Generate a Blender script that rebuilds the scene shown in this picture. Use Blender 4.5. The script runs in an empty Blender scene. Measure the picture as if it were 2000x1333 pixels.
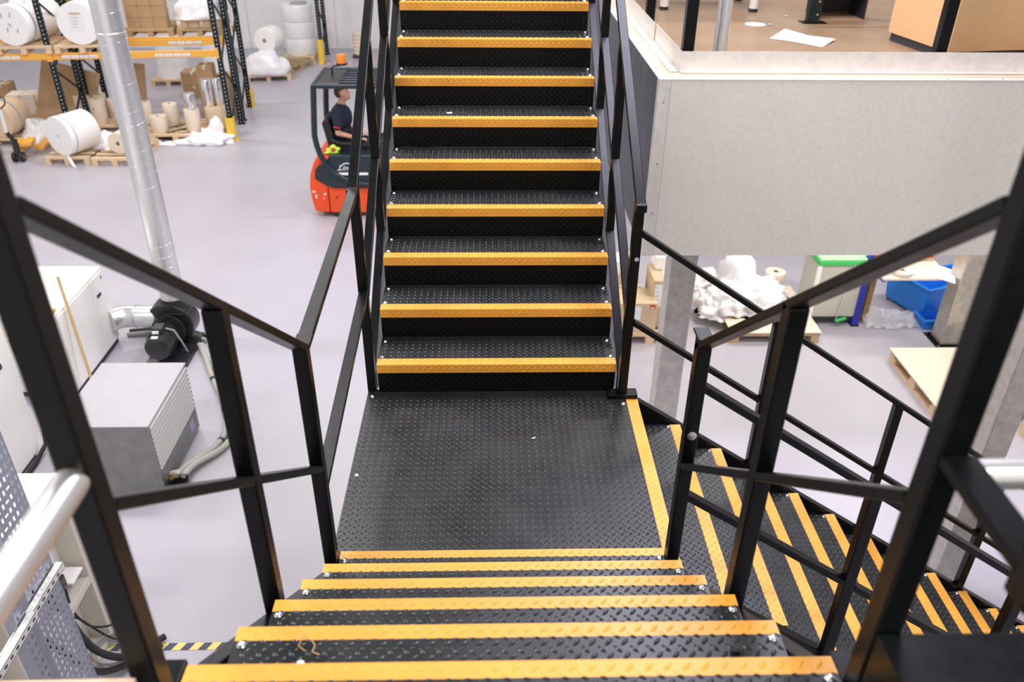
import bpy, bmesh, math, random
from mathutils import Vector, Matrix, noise
random.seed(7)
sc = bpy.context.scene
COL = sc.collection

# ------------------------------------------------------------------ camera
LZ = 2.5                                   # landing height above the hall floor
cam_d = bpy.data.cameras.new('camera')
cam = bpy.data.objects.new('camera', cam_d); COL.objects.link(cam)
cam_d.sensor_width = 36.0
cam_d.lens = 1599.8 / 2000 * 36
cam_d.clip_start = 0.05; cam_d.clip_end = 200
P_, Y_, R_ = math.radians(31.296), math.radians(1.606), math.radians(0.587)
fw = Vector((math.sin(Y_)*math.cos(P_), math.cos(Y_)*math.cos(P_), -math.sin(P_)))
rt = Vector((math.cos(Y_), -math.sin(Y_), 0)); upv = rt.cross(fw)
r2 = math.cos(R_)*rt + math.sin(R_)*upv; u2 = -math.sin(R_)*rt + math.cos(R_)*upv
m = Matrix((r2, u2, -fw)).transposed().to_4x4()
m.translation = Vector((-0.024, -3.421, LZ + 2.669))
cam.matrix_world = m
cam_d.dof.use_dof = True; cam_d.dof.focus_distance = 3.9; cam_d.dof.aperture_fstop = 2.8
sc.camera = cam

# ------------------------------------------------------------------ light
world = bpy.data.worlds.new('hall_light'); sc.world = world; world.use_nodes = True
bg = world.node_tree.nodes['Background']
bg.inputs[0].default_value = (0.93, 0.95, 1.0, 1); bg.inputs[1].default_value = 0.52
def area(name, loc, sx, sy, power, color=(1, .97, .95)):
    l = bpy.data.lights.new(name, 'AREA'); l.shape = 'RECTANGLE'; l.size = sx; l.size_y = sy
    l.energy = power; l.color = color
    o = bpy.data.objects.new(name, l); COL.objects.link(o); o.location = loc
    return o
for i, (x, y) in enumerate([(-9, 14), (-3.2, 12.5), (-9, 5.5), (-3.2, 5.0), (3.6, 8.5), (-3.4, -1.5), (2.6, -4.6), (-9, -3)]):  # the one behind the viewer is added fill to brighten the fascia
    area('hall_lamp', (x, y, 8.6), 2.4, 0.7, 400)
area('hall_lamp', (2.1, 2.8, 8.6), 2.0, 2.8, 760, (.84, .80, 1.0))
for x, y in ((3.2, 6.2), (5.6, 6.0), (3.4, 3.9), (5.4, 3.6)): area('under_deck_fill', (x, y, 3.5), 1.5, 0.25, 80)  # unseen fill lights added to brighten the floor beneath the deck
sc.view_settings.view_transform = 'Standard'; sc.view_settings.look = 'None'
sc.view_settings.gamma = 1.0; sc.view_settings.use_curve_mapping = False
sc.view_settings.exposure = -0.5

# ------------------------------------------------------------------ materials
def mat(name, col, rough=.5, metal=0.0, var=0.0, vscale=8.0, bump=0.0, bscale=60.0, spec=.5, var_col=None,
        stretch=None, rvar=0.0, trans=0.0, alpha=1.0, coat=0.0):
    m = bpy.data.materials.new(name); m.use_nodes = True
    nt = m.node_tree; b = nt.nodes['Principled BSDF']
    b.inputs['Base Color'].default_value = (*col, 1); b.inputs['Roughness'].default_value = rough
    b.inputs['Metallic'].default_value = metal; b.inputs['Specular IOR Level'].default_value = spec
    if trans: b.inputs['Transmission Weight'].default_value = trans
    if alpha < 1: b.inputs['Alpha'].default_value = alpha
    if coat: b.inputs['Coat Weight'].default_value = coat
    if var or bump or rvar:
        tc = nt.nodes.new('ShaderNodeTexCoord'); mp = nt.nodes.new('ShaderNodeMapping')
        nt.links.new(tc.outputs['Object'], mp.inputs[0])
        if stretch: mp.inputs['Scale'].default_value = stretch
    if var or rvar:
        n = nt.nodes.new('ShaderNodeTexNoise'); n.inputs['Scale'].default_value = vscale
        n.inputs['Detail'].default_value = 6; n.inputs['Roughness'].default_value = .6
        nt.links.new(mp.outputs[0], n.inputs['Vector'])
        if var:
            rp = nt.nodes.new('ShaderNodeValToRGB')
            rp.color_ramp.elements[0].position = .33; rp.color_ramp.elements[1].position = .68
            c2 = var_col if var_col else tuple(min(1, c*(1+var)) for c in col)
            c1 = col if var_col else tuple(c*(1-var) for c in col)
            rp.color_ramp.elements[0].color = (*c1, 1); rp.color_ramp.elements[1].color = (*c2, 1)
            nt.links.new(n.outputs[0], rp.inputs[0]); nt.links.new(rp.outputs[0], b.inputs['Base Color'])
        if rvar:
            mr = nt.nodes.new('ShaderNodeMapRange')
            mr.inputs[3].default_value = rough - rvar; mr.inputs[4].default_value = rough + rvar
            nt.links.new(n.outputs[0], mr.inputs[0]); nt.links.new(mr.outputs[0], b.inputs['Roughness'])
    if bump:
        n2 = nt.nodes.new('ShaderNodeTexNoise'); n2.inputs['Scale'].default_value = bscale; n2.inputs['Detail'].default_value = 4
        nt.links.new(mp.outputs[0], n2.inputs['Vector'])
        bp = nt.nodes.new('ShaderNodeBump'); bp.inputs['Strength'].default_value = bump; bp.inputs['Distance'].default_value = .01
        nt.links.new(n2.outputs[0], bp.inputs['Height']); nt.links.new(bp.outputs[0], b.inputs['Normal'])
    return m
M = {}
M['floor'] = mat('resin_floor', (.455, .43, .475), .34, var=.035, vscale=.9, bump=.05, bscale=45, rvar=.06)
M['wall'] = mat('wall_paint', (.86, .84, .84), .6, var=.03, vscale=2)
M['black'] = mat('black_powder_coat', (.0028, .0034, .0036), .33, spec=.19, var=.25, vscale=30, bump=.04, bscale=300, rvar=.08)
M['plate'] = mat('black_checker_plate', (.008, .010, .010), .33, spec=.35, var=1, var_col=(.030, .031, .029), vscale=3.2, rvar=.12, bump=.05, bscale=220)
M['riser'] = mat('dark_riser_plate', (.0035, .004, .0042), .4, spec=.16)  # darker, plainer and less glossy than the tread plate
M['worn'] = mat('worn_plate_tears', (.016, .018, .02), .22, .25, var=1, var_col=(.06, .055, .045), vscale=9)
M['yellow'] = mat('yellow_paint', (.76, .33, .033), .42, var=1, var_col=(.81, .375, .052), vscale=5, bump=.05, bscale=160)
M['steel'] = mat('stainless', (.72, .72, .70), .25, 1.0)
M['satin'] = mat('satin_steel_tube', (.74, .73, .69), .36, .85, var=.06, vscale=12, stretch=(1, 1, 8))
M['galv'] = mat('galvanised_sheet', (.82, .785, .69), .42, .3, var=.05, vscale=38, bump=.04, bscale=120, rvar=.1)
M['reflect_sheet'] = mat('steel_sheet_painted_reflection', (.035, .045, .056), .38, 0, spec=.3, var=.75, vscale=5, stretch=(1, 3, .3), rvar=.08)  # dark tone and streaks paint in the steel's reflection of dark surroundings
M['colm'] = mat('galvanised_column', (.50, .475, .42), .32, .55, var=.16, vscale=14, rvar=.12, bump=.03, bscale=90)
M['galv2'] = mat('galvanised_folded', (.79, .77, .70), .38, .4, var=.07, vscale=14, rvar=.1)
M['duct'] = mat('spiral_duct', (.72, .73, .72), .32, .8)
M['deck'] = mat('chipboard_deck', (.225, .138, .066), .38, spec=.4, var=1, var_col=(.265, .18, .103), vscale=2.2, bump=.03, bscale=200)
M['pinkboard'] = mat('board_edge', (.62, .44, .31), .6, var=.1, vscale=15)
M['wood'] = mat('beech_laminate', (.66, .40, .185), .42, var=1, var_col=(.72, .46, .235), vscale=6, stretch=(1.2, 1.2, 14))
M['pine'] = mat('pallet_pine', (.66, .46, .27), .75, var=1, var_col=(.78, .60, .40), vscale=7, stretch=(1, 6, 6), bump=.1, bscale=50)
M['oldpine'] = mat('weathered_pine', (.40, .28, .14), .8, var=1, var_col=(.52, .40, .24), vscale=7, stretch=(1, 6, 6), bump=.1, bscale=50)
M['board'] = mat('mdf_board', (.74, .64, .51), .6, var=.04, vscale=4)
M['card'] = mat('brown_card', (.47, .31, .165), .75, var=.08, vscale=5)
M['card2'] = mat('pale_card', (.62, .47, .30), .75, var=.06, vscale=5)
M['card3'] = mat('bleached_card', (.82, .72, .60), .75, var=.04, vscale=5)
M['paper'] = mat('white_paper', (.92, .90, .88), .65, var=.02, vscale=4)
M['cream'] = mat('cream_paper', (.80, .68, .55), .65, var=.03, vscale=5)
M['tan'] = mat('tan_paper', (.72, .55, .37), .65, var=.05, vscale=4)
M['film'] = mat('stretch_film', (.90, .89, .90), .28, var=.05, vscale=6, bump=.5, bscale=14, spec=.7)
M['clear'] = mat('clear_film', (.86, .86, .9), .12, bump=.6, bscale=9, alpha=.38, spec=.8)
M['foil'] = mat('silver_foil', (.80, .80, .80), .16, 1.0, var=.08, vscale=4, stretch=(4, 4, .6))
M['racky'] = mat('rack_yellow', (.86, .44, .06), .42, var=.04, vscale=4)
M['rackg'] = mat('rack_dark_green', (.006, .015, .017), .45, spec=.3, var=.2, vscale=10)
M['hole'] = mat('punched_light', (.80, .80, .78), .6)
M['guard'] = mat('guard_yellow', (.86, .58, .05), .45, var=.04, vscale=6)
M['white'] = mat('white_machine_paint', (.94, .92, .86), .38, var=.02, vscale=3)
M['ivory'] = mat('ivory_machine_paint', (.66, .61, .52), .5, var=.05, vscale=4)
M['greysheet'] = mat('grey_brushed_sheet', (.44, .43, .45), .42, .3, var=.03, vscale=7)
M['greyside'] = mat('grey_scuffed_sheet', (.23, .23, .23), .45, .5, var=.15, vscale=6, rvar=.1)
M['louvre'] = mat('pale_louvre', (.66, .66, .62), .42, .2)
M['rubber'] = mat('black_rubber', (.012, .012, .012), .6)
M['motor'] = mat('black_motor_paint', (.016, .018, .02), .35, var=.3, vscale=10)
M['hose'] = mat('grey_hose', (.40, .385, .35), .55, var=.1, vscale=10)
M['tray'] = mat('zinc_cable_tray', (.34, .36, .42), .4, .6, var=.08, vscale=12)
M['red'] = mat('truck_red', (.80, .085, .018), .38, spec=.35, var=.05, vscale=5)
M['slate'] = mat('truck_dark_blue', (.010, .021, .031), .4, var=.15, vscale=8)
M['chip'] = mat('chipped_primer', (.72, .62, .56), .6)
M['amber'] = mat('amber_beacon', (.85, .26, .02), .2, spec=.6)
M['lime'] = mat('hi_vis_lime', (.62, .85, .08), .7)
M['orange'] = mat('rack_orange', (.85, .22, .02), .4)
M['blue'] = mat('blue_plastic', (.02, .24, .82), .4, var=.06, vscale=5)
M['bluesteel'] = mat('blue_upright', (.02, .035, .42), .4)
M['green'] = mat('green_plastic', (.05, .55, .12), .4)
M['palegreen'] = mat('pale_green_lid', (.45, .86, .42), .4)
M['greybin'] = mat('grey_green_panel', (.56, .54, .46), .5, var=.03, vscale=4)
M['darkgreen'] = mat('dark_green_crate', (.03, .09, .03), .6, var=.3, vscale=8)
M['skin'] = mat('skin', (.62, .33, .22), .5, var=.05, vscale=20)
M['hair'] = mat('brown_hair', (.055, .03, .018), .7, var=.3, vscale=60, bump=.4, bscale=120)
M['navy'] = mat('navy_cotton', (.010, .014, .030), .8, bump=.15, bscale=30)
M['trouser'] = mat('black_cotton', (.012, .012, .014), .85)
M['print_red'] = mat('red_print', (.65, .03, .02), .6)
M['print_white'] = mat('white_print', (.85, .85, .85), .55)
M['print_dark'] = mat('dark_print', (.04, .04, .05), .6)
M['print_grey'] = mat('grey_print', (.42, .42, .46), .6)
M['tape_navy'] = mat('tape_dark', (.05, .05, .10), .5)
M['tape_yel'] = mat('tape_yellow', (.80, .66, .20), .5)
M['broom'] = mat('broom_wood', (.58, .38, .18), .6, var=.08, vscale=6)
M['toner'] = mat('brass', (.60, .42, .15), .35, .8)

# ------------------------------------------------------------------ mesh helpers
class MB:
    def __init__(s): s.v = []; s.f = []; s.mi = []; s.cur = 0
    def add(s, vs, fs):
        o = len(s.v); s.v += [tuple(v) for v in vs]; s.f += [tuple(i+o for i in f) for f in fs]; s.mi += [s.cur]*len(fs); return s
    def box(s, x0, x1, y0, y1, z0, z1):
        return s.add([(x0,y0,z0),(x1,y0,z0),(x1,y1,z0),(x0,y1,z0),(x0,y0,z1),(x1,y0,z1),(x1,y1,z1),(x0,y1,z1)],
                     [(0,3,2,1),(4,5,6,7),(0,1,5,4),(1,2,6,5),(2,3,7,6),(3,0,4,7)])
    def bar(s, p, q, w, h, up=(0,0,1)):
        p = Vector(p); q = Vector(q); d = (q-p).normalized(); sd = d.cross(Vector(up)).normalized(); u = sd.cross(d)
        vs = []
        for c in (p, q):
            for a, b in ((-1,-1),(1,-1),(1,1),(-1,1)): vs.append(c + sd*(a*w/2) + u*(b*h/2))
        return s.add(vs, [(0,1,2,3),(7,6,5,4),(0,4,5,1),(1,5,6,2),(2,6,7,3),(3,7,4,0)])
    def cyl(s, p, q, r, n=16, r2=None, caps=True):
        p = Vector(p); q = Vector(q); d = (q-p).normalized(); a = d.orthogonal().normalized(); b = d.cross(a)
        r2 = r if r2 is None else r2; vs = []
        for c, rr in ((p, r), (q, r2)):
            for i in range(n):
                t = 2*math.pi*i/n; vs.append(c + (a*math.cos(t)+b*math.sin(t))*rr)
        fs = [(i, (i+1) % n, n+(i+1) % n, n+i) for i in range(n)]
        if caps: fs += [tuple(range(n-1, -1, -1)), tuple(range(n, 2*n))]
        return s.add(vs, fs)
    def lathe(s, prof, n=24, c=(0,0,0), axis='z'):
        c = Vector(c); vs = []; k = len(prof)
        for r, z in prof:
            for i in range(n):
                t = 2*math.pi*i/n; x, y = r*math.cos(t), r*math.sin(t)
                vs.append(c + (Vector((x,y,z)) if axis == 'z' else Vector((x,z,y)) if axis == 'y' else Vector((z,x,y))))
        fs = []
        for j in range(k-1):
            for i in range(n):
                f = (j*n+i, j*n+(i+1) % n, (j+1)*n+(i+1) % n, (j+1)*n+i)
                fs.append(f if axis != 'y' else f[::-1])
        if prof[0][0] > 1e-6: fs.append(tuple(range(n-1,-1,-1)) if axis != 'y' else tuple(range(n)))
        if prof[-1][0] > 1e-6: fs.append(tuple(range((k-1)*n, k*n)) if axis != 'y' else tuple(range(k*n-1, (k-1)*n-1, -1)))
        return s.add(vs, fs)
    def prism(s, poly, a0, a1, axis='y'):
        n = len(poly); vs = []
        for a in (a0, a1):
            for u, v in poly: vs.append((u, a, v) if axis == 'y' else (a, u, v) if axis == 'x' else (u, v, a))
        return s.add(vs, [tuple(range(n)), tuple(range(2*n-1, n-1, -1))] + [(i, n+i, n+(i+1) % n, (i+1) % n) for i in range(n)])
    def tube(s, pts, r, n=8):
        pts = [Vector(p) for p in pts]; vs = []; k = len(pts); a = None
        for i, p in enumerate(pts):
            d = (pts[min(i+1, k-1)] - pts[max(i-1, 0)]).normalized()
            a = (d.orthogonal() if a is None else a - d*a.dot(d)).normalized(); b = d.cross(a)
            rr = r[i] if isinstance(r, (list, tuple)) else r
            for j in range(n):
                t = 2*math.pi*j/n; vs.append(p + (a*math.cos(t)+b*math.sin(t))*rr)
        fs = [(i*n+j, i*n+(j+1) % n, (i+1)*n+(j+1) % n, (i+1)*n+j) for i in range(k-1) for j in range(n)]
        fs += [tuple(range(n-1,-1,-1)), tuple(range((k-1)*n, k*n))]
        return s.add(vs, fs)
    def ell(s, c, rx, ry, rz, n=16, k=10, rot=None):
        c = Vector(c); vs = [Vector((0,0,-rz))]; 
        for j in range(1, k):
            ph = -math.pi/2 + math.pi*j/k
            for i in range(n):
                t = 2*math.pi*i/n; vs.append(Vector((rx*math.cos(ph)*math.cos(t), ry*math.cos(ph)*math.sin(t), rz*math.sin(ph))))
        vs.append(Vector((0,0,rz)))
        if rot: vs = [rot @ v for v in vs]
        vs = [c+v for v in vs]
        fs = [(0, 1+(i+1) % n, 1+i) for i in range(n)]
        for j in range(k-2):
            for i in range(n): fs.append((1+j*n+i, 1+j*n+(i+1) % n, 1+(j+1)*n+(i+1) % n, 1+(j+1)*n+i))
        t = len(vs)-1; fs += [(1+(k-2)*n+i, 1+(k-2)*n+(i+1) % n, t) for i in range(n)]
        return s.add(vs, fs)
    def cap(s, p, q, r1, r2, n=12):
        p = Vector(p); q = Vector(q); d = (q-p); L = d.length; d.normalize(); pts = []; rs = []
        for k in range(5):
            a = math.pi/2*k/4; pts.append(p - d*r1*math.cos(a)*.999); rs.append(max(r1*math.sin(a), 1e-4))
        for k in range(5):
            a = math.pi/2*k/4; pts.append(q + d*r2*math.sin(a)*.999); rs.append(max(r2*math.cos(a), 1e-4))
        return s.tube(pts, rs, n)
    def mesh(s, name, mats, smooth=False):
        me = bpy.data.meshes.new(name); me.from_pydata(s.v, [], s.f); me.update()
        if not isinstance(mats, (list, tuple)): mats = [mats]
        for x in mats: me.materials.append(x)
        if len(mats) > 1: me.polygons.foreach_set('material_index', s.mi)
        if smooth: me.polygons.foreach_set('use_smooth', [True]*len(me.polygons))
        return me
    def build(s, name, mats, parent=None, smooth=False, bev=0, seg=2, loc=None, rot=None, angle=40):
        me = s.mesh(name, mats, smooth)
        if smooth and smooth != 'all':
            try: me.set_sharp_from_angle(angle=math.radians(angle))
            except Exception: pass
        return link(name, me, parent, loc, rot, bev, seg)
def link(name, me, parent=None, loc=None, rot=None, bev=0, seg=2):
    o = bpy.data.objects.new(name, me); COL.objects.link(o)
    if parent: o.parent = parent
    if loc: o.location = loc
    if rot: o.rotation_euler = rot
    if bev:
        b = o.modifiers.new('bevel', 'BEVEL'); b.width = bev; b.segments = seg; b.limit_method = 'ANGLE'; b.angle_limit = math.radians(50)
    return o
def tag(o, label, cat, group=None):
    o['label'] = label; o['category'] = cat
    if group: o['group'] = group
    return o
def thing(name, label, cat, loc=(0,0,0), rz=0, group=None):
    o = bpy.data.objects.new(name, None); COL.objects.link(o); o.empty_display_size = .1
    o.location = loc; o.rotation_euler = (0,0,rz); return tag(o, label, cat, group)
def struct(o): o['kind'] = 'structure'; return o
def copy_tree(o, parent=None):
    c = o.copy(); COL.objects.link(c); c.parent = parent
    for ch in list(o.children): copy_tree(ch, c)
    return c
def boxo(name, x0, x1, y0, y1, z0, z1, mt, parent=None, bev=0, seg=2): return MB().box(x0,x1,y0,y1,z0,z1).build(name, mt, parent, bev=bev, seg=seg)
def text(name, body, size, loc, rot, mt, parent, shear=0, ext=.001):
    cu = bpy.data.curves.new(name, 'FONT'); cu.body = body; cu.size = size; cu.extrude = ext; cu.shear = shear
    t = bpy.data.objects.new(name + '_curve', cu); COL.objects.link(t)
    bpy.context.view_layer.update()
    me = bpy.data.meshes.new_from_object(t.evaluated_get(bpy.context.evaluated_depsgraph_get()))
    bpy.data.objects.remove(t); me.materials.clear(); me.materials.append(mt)
    return link(name, me, parent, loc, rot)

# ================================================================== the hall
W0, W1, D0, D1 = -17.0, 13.0, -7.0, 21.6
struct(boxo('floor', W0, W1, D0, D1, -.2, 0, M['floor']))
wb = struct(boxo('wall_back', W0, W1, D1+.04, D1+.2, 0, 8, M['wall']))
pm = MB().box(.006, 1.244, -.04, 0, .0, 8).mesh('panel', M['wall'])
for i in range(24): link('panel', pm, wb, (W0 + i*1.25, D1+.04, 0), bev=.004)
struct(boxo('wall_left', W0-.2, W0, D0, D1, 0, 8, M['wall']))
struct(boxo('wall_right', W1, W1+.2, D0, D1, 0, 8, M['wall']))
struct(boxo('wall_front', W0, W1, D0-.2, D0, 0, 8, M['wall']))
tp = MB().box(-5.2, -2.2, 19.62, 19.67, 0, .003).build('floor_line', M['print_white'])
tag(tp, 'thin pale line marked on the floor in front of the back wall', 'floor marking')
for i in range(15): boxo('red_dash', -5.2+.2*i, -5.1+.2*i, 19.618, 19.672, .001, .004, M['print_red'], tp)
hz = thing('hazard_tape', 'yellow and dark striped hazard tape stuck on the floor beside the lowest stair post', 'floor tape', (-2.95, .655, 0))
boxo('backing_strip', 0, 1.3, 0, .065, 0, .002, M['tape_navy'], hz)
for i in range(10): MB().prism([(.13*i, 0), (.13*i+.065, 0), (.13*i+.10, .065), (.13*i+.035, .065)], .0005, .003, 'z').build('yellow_stripe', M['tape_yel'], hz)

# ================================================================== checker plate
def loz(mb, cx, cy, ang, L=.031, w=.0115, h=.0034, fr=None):
    c, s_ = math.cos(ang), math.sin(ang)
    base = [(-L/2,0,0),(-L*.27,-w*.40,0),(0,-w/2,0),(L*.27,-w*.40,0),(L/2,0,0),(L*.27,w*.40,0),(0,w/2,0),(-L*.27,w*.40,0),
            (-L*.26,0,h*.8),(0,-w*.20,h),(L*.26,0,h*.8),(0,w*.20,h)]
    vs = []
    for x, y, z in base:
        p = (cx + x*c - y*s_, cy + x*s_ + y*c, z); vs.append(fr(p) if fr else p)
    mb.cur = 1
    mb.add(vs, [(0,1,8),(1,2,9,8),(2,3,10,9),(3,4,10),(4,5,10),(5,6,11,10),(6,7,8,11),(7,0,8),(8,9,10,11)]); mb.cur = 0
def painted(name, axis, thr, greater, worn):
    """checker-plate tears with a straight paint line: yellow on one side of the line, plain plate on the other"""
    m = bpy.data.materials.new(name); m.use_nodes = True; nt = m.node_tree
    out = nt.nodes['Material Output']; y = nt.nodes['Principled BSDF']
    y.inputs['Base Color'].default_value = (.80, .36, .04, 1); y.inputs['Roughness'].default_value = .4
    k = nt.nodes.new('ShaderNodeBsdfPrincipled'); k.inputs['Base Color'].default_value = (*worn, 1); k.inputs['Roughness'].default_value = .26
    k.inputs['Metallic'].default_value = .2; k.inputs['Specular IOR Level'].default_value = .4
    tc = nt.nodes.new('ShaderNodeTexCoord'); sx = nt.nodes.new('ShaderNodeSeparateXYZ'); nt.links.new(tc.outputs['Object'], sx.inputs[0])
    mt = nt.nodes.new('ShaderNodeMath'); mt.operation = 'GREATER_THAN' if greater else 'LESS_THAN'; mt.inputs[1].default_value = thr
    nt.links.new(sx.outputs[axis], mt.inputs[0]); mx = nt.nodes.new('ShaderNodeMixShader')
    nt.links.new(mt.outputs[0], mx.inputs[0]); nt.links.new(k.outputs[0], mx.inputs[1]); nt.links.new(y.outputs[0], mx.inputs[2]); nt.links.new(mx.outputs[0], out.inputs[0])
    return m
WORN = (.022, .023, .023)
def pattern(mb, x0, x1, y0, y1, fr=None, px=.0385, py=.0195, ph=0.0, m=(.011, .011), mx=(.012, .012)):
    """alternating rows of raised tears over the rectangle x0..x1, y0..y1; fr lifts (x,y,h) to 3-D"""
    j0 = math.ceil((y0+m[0]-ph)/py); j1 = math.floor((y1-m[1]-ph)/py)
    for j in range(j0, j1+1):
        y = ph + j*py; off = (j % 2)*px/2; i0 = math.ceil((x0+mx[0]-off)/px); i1 = math.floor((x1-mx[1]-off)/px)
        for i in range(i0, i1+1): loz(mb, off+i*px, y, math.radians(48 if j % 2 else -48), fr=fr)
def plate(x0, x1, y0, y1, t=.005, m=(.011, .011)):
    mb = MB().box(x0, x1, y0, y1, -t, 0); pattern(mb, x0, x1, y0, y1, m=m); return mb
bolt_me = MB().lathe([(.0, .0075), (.005, .0072), (.0085, .005), (.0095, .0015), (.0125, .0012), (.0125, 0)][::-1], 14).mesh('bolt', M['steel'], True)
sock_me = MB().lathe([(.0036, .0076), (.0036, .0079)], 6).mesh('socket', M['print_dark'])
def bolts(parent, pts, s=1.0):
    for p in pts:
        b = link('bolt', bolt_me, parent, p); b.scale = (s, s, s)

# ---- near flight (comes down from the viewer to the landing)
RD, GD, XA, XB, YD = .208, .265, -.641, .668, -1.011
near = thing('staircase', 'black checker-plate flight with yellow nosings coming down from the viewer to the landing', 'stairs', (0, 0, LZ))
td = .041
ntm = plate(XA, XB, -GD-.03, -td, m=(.011, 0)).mesh('tread', [M['plate'], M['worn']], True)
nb = MB().box(XA, XB, -td, 0, -.005, 0); pattern(nb, XA, XB, -td, 0, m=(1e-4, .004))
nb.box(XA, XB, -.005, 0, -.05, -.005); PD = painted('near_tread_tears', 1, -td, True, WORN); nnm = nb.mesh('nosing', [M['yellow'], PD], True); ntm.materials[1] = PD
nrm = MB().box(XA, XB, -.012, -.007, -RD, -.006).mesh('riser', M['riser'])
for me_ in (ntm, nnm):
    try: me_.set_sharp_from_angle(angle=math.radians(70))
    except Exception: pass
for j in range(1, 7):
    y = YD - (j-1)*GD
    tr = link('tread', ntm, near, (0, y, j*RD)); link('nosing', nnm, tr)
    bolts(tr, [(XA+.02, -td-.012, .001), (XB-.02, -td-.012, .001)], 1.0)
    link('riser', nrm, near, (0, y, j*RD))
def zn(y): return .2 - .787*(y+1.09)                      # top line of the near stringers
for x0 in (-.699, .671):
    y0, y1 = -.93, -2.33
    MB().prism([(y0, zn(y0)-.02), (y1, zn(y1)), (y1, zn(y1)-.28), (y0, zn(y0)-.2)], x0, x0+.05, 'x').build('stringer', M['black'], near, bev=.003)
    boxo('stringer_head', x0-.002, x0+.052, -2.47, -2.318, .95, 1.245, M['black'], near, bev=.004)

q_ = [(-.335, -2.13, .004), (-.352, -2.12, .012), (-.345, -2.10, .014), (-.325, -2.10, .006), (-.315, -2.115, .004), (-.318, -2.135, .008), (-.300, -2.14, .004)]
fb = MB().tube(q_, .0016, 5).build('fibre_curl', M['broom'], smooth=True, loc=(-.13, -.02, LZ+5*RD+.004)); tag(fb, 'curled tan fibre lying on the near tread at the left', 'fibre')
fb = MB().ell((0,0,0), .010, .008, .006, 10, 8).build('pebble', M['paper'], smooth=True, loc=(-.47, -2.182, LZ+5*RD+.007)); tag(fb, 'small white pebble on the near tread beside the tan fibre', 'pebble')
fb = MB().ell((0,0,0), .013, .007, .007, 10, 8).build('dark_crumb', M['rubber'], smooth=True, loc=(.545, -2.165, LZ+5*RD+.007)); tag(fb, 'dark crumb at the right end of the near tread', 'crumb')
# ---- landing
land = thing('landing_platform', 'square black checker-plate landing between the flights of stairs', 'landing', (0, 0, LZ))
lp = MB().box(-.73, .726, -1.03, .44, -.006, 0); pattern(lp, -.73, .726, -1.0, .43, mx=(.012, 0))
PL = painted('landing_tears', 0, .726, True, WORN); lp.build('deck_plate', [M['plate'], PL], land, smooth=True, angle=70)
ln = MB().box(.726, .79, -1.0, .335, -.006, 0); pattern(ln, .726, .79, -1.0, .335, mx=(1e-4, .006))
ln.box(.785, .79, -1.0, .335, -.055, -.006)
ln.build('nosing', [M['yellow'], PL], land, smooth=True, angle=70)
bolts(land, [(-.70, .375, 0), (-.695, -.30, 0), (.705, .29, 0), (.70, -.95, 0), (-.70, -.95, 0)], 1.1)
for y in (-1.0, .36): boxo('edge_beam', -.72, .77, y, y+.05, -.16, -.007, M['black'], land)
for x in (-.725, .725): boxo('edge_beam', x, x+.05, -.95, .36, -.16, -.007, M['black'], land)
for x in (-.70, .62):
    for y in (-.9, .25): boxo('leg', x, x+.08, y, y+.08, -LZ, -.16, M['black'], land)
cl = MB().box(-.01, .01, -.003, .003, 0, .004).build('crumb', M['paper']); cl.location = (.19, -.02, LZ+.002)
tag(cl, 'tiny white scrap of paper lying on the black landing', 'paper scrap'); cl.rotation_euler = (0, 0, .3)

# ---- upper flight (straight ahead)
RU, GU, WU, YU = .19, .292, .667, .404
upf = thing('staircase', 'black checker-plate flight with yellow nosings climbing straight ahead from the landing', 'stairs', (0, 0, LZ))
t1, t2 = .066, .053
utm = plate(-WU, WU, t1, GU+.0145, m=(1e-4, .012)).mesh('tread', [M['plate'], M['worn']], True)
ub = MB().box(-WU, WU, 0, t1, -.005, 0).box(-WU, WU, 0, .005, -t2, -.005)
pattern(ub, -WU, WU, 0, t1, m=(.008, 0)); pattern(ub, -WU, WU, -t2, 0, fr=lambda p: (p[0], -p[2], p[1]), m=(.008, .008), ph=-.008)
PU = painted('upper_tread_tears', 1, t1, False, WORN); unm = ub.mesh('nosing', [M['yellow'], PU], True); utm.materials[1] = PU
rb = MB().box(-WU, WU, .012, .017, -RU+.001, -.005); pattern(rb, -WU, WU, -RU, -.05, fr=lambda p: (p[0], .012-p[2], p[1]))
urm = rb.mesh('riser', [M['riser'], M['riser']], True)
for me_ in (utm, unm, urm):
    try: me_.set_sharp_from_angle(angle=math.radians(70))
    except Exception: pass
for k in range(1, 12):
    y = YU + (k-1)*GU
    tr = link('tread', utm, upf, (0, y, k*RU)); link('nosing', unm, tr)
    bolts(tr, [(sx*(WU-.022), yy, .001) for sx in (-1, 1) for yy in (t1+.014, GU-.04)], 1.1)
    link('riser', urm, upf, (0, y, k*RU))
SU = .64
def zu(y): return .63 + SU*(y-1.24)
for x0 in (-.732, .681):
    y0, y1 = .43, 3.7
    MB().prism([(y0, zu(y0)), (y1, zu(y1)), (y1, zu(y1)-.26), (y0+.24, -.02), (y0, -.02)], x0, x0+.05, 'x').build('stringer', M['black'], upf, bev=.003)
bits = [(-.30, YU+5*GU+.12, 6*RU, .035), (.33, YU+8*GU+.17, 9*RU, .014)]
for x, y, z, s in bits[:1]:
    o = MB().box(-s/2, s/2, -s*.3, s*.3, 0, .006).build('paper_scrap', M['paper'], bev=.002); o.location = (x, y, LZ+z+.002); o.rotation_euler = (0, 0, .2)
    tag(o, 'crumpled white scrap lying on a tread of the flight ahead', 'paper scrap')

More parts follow.
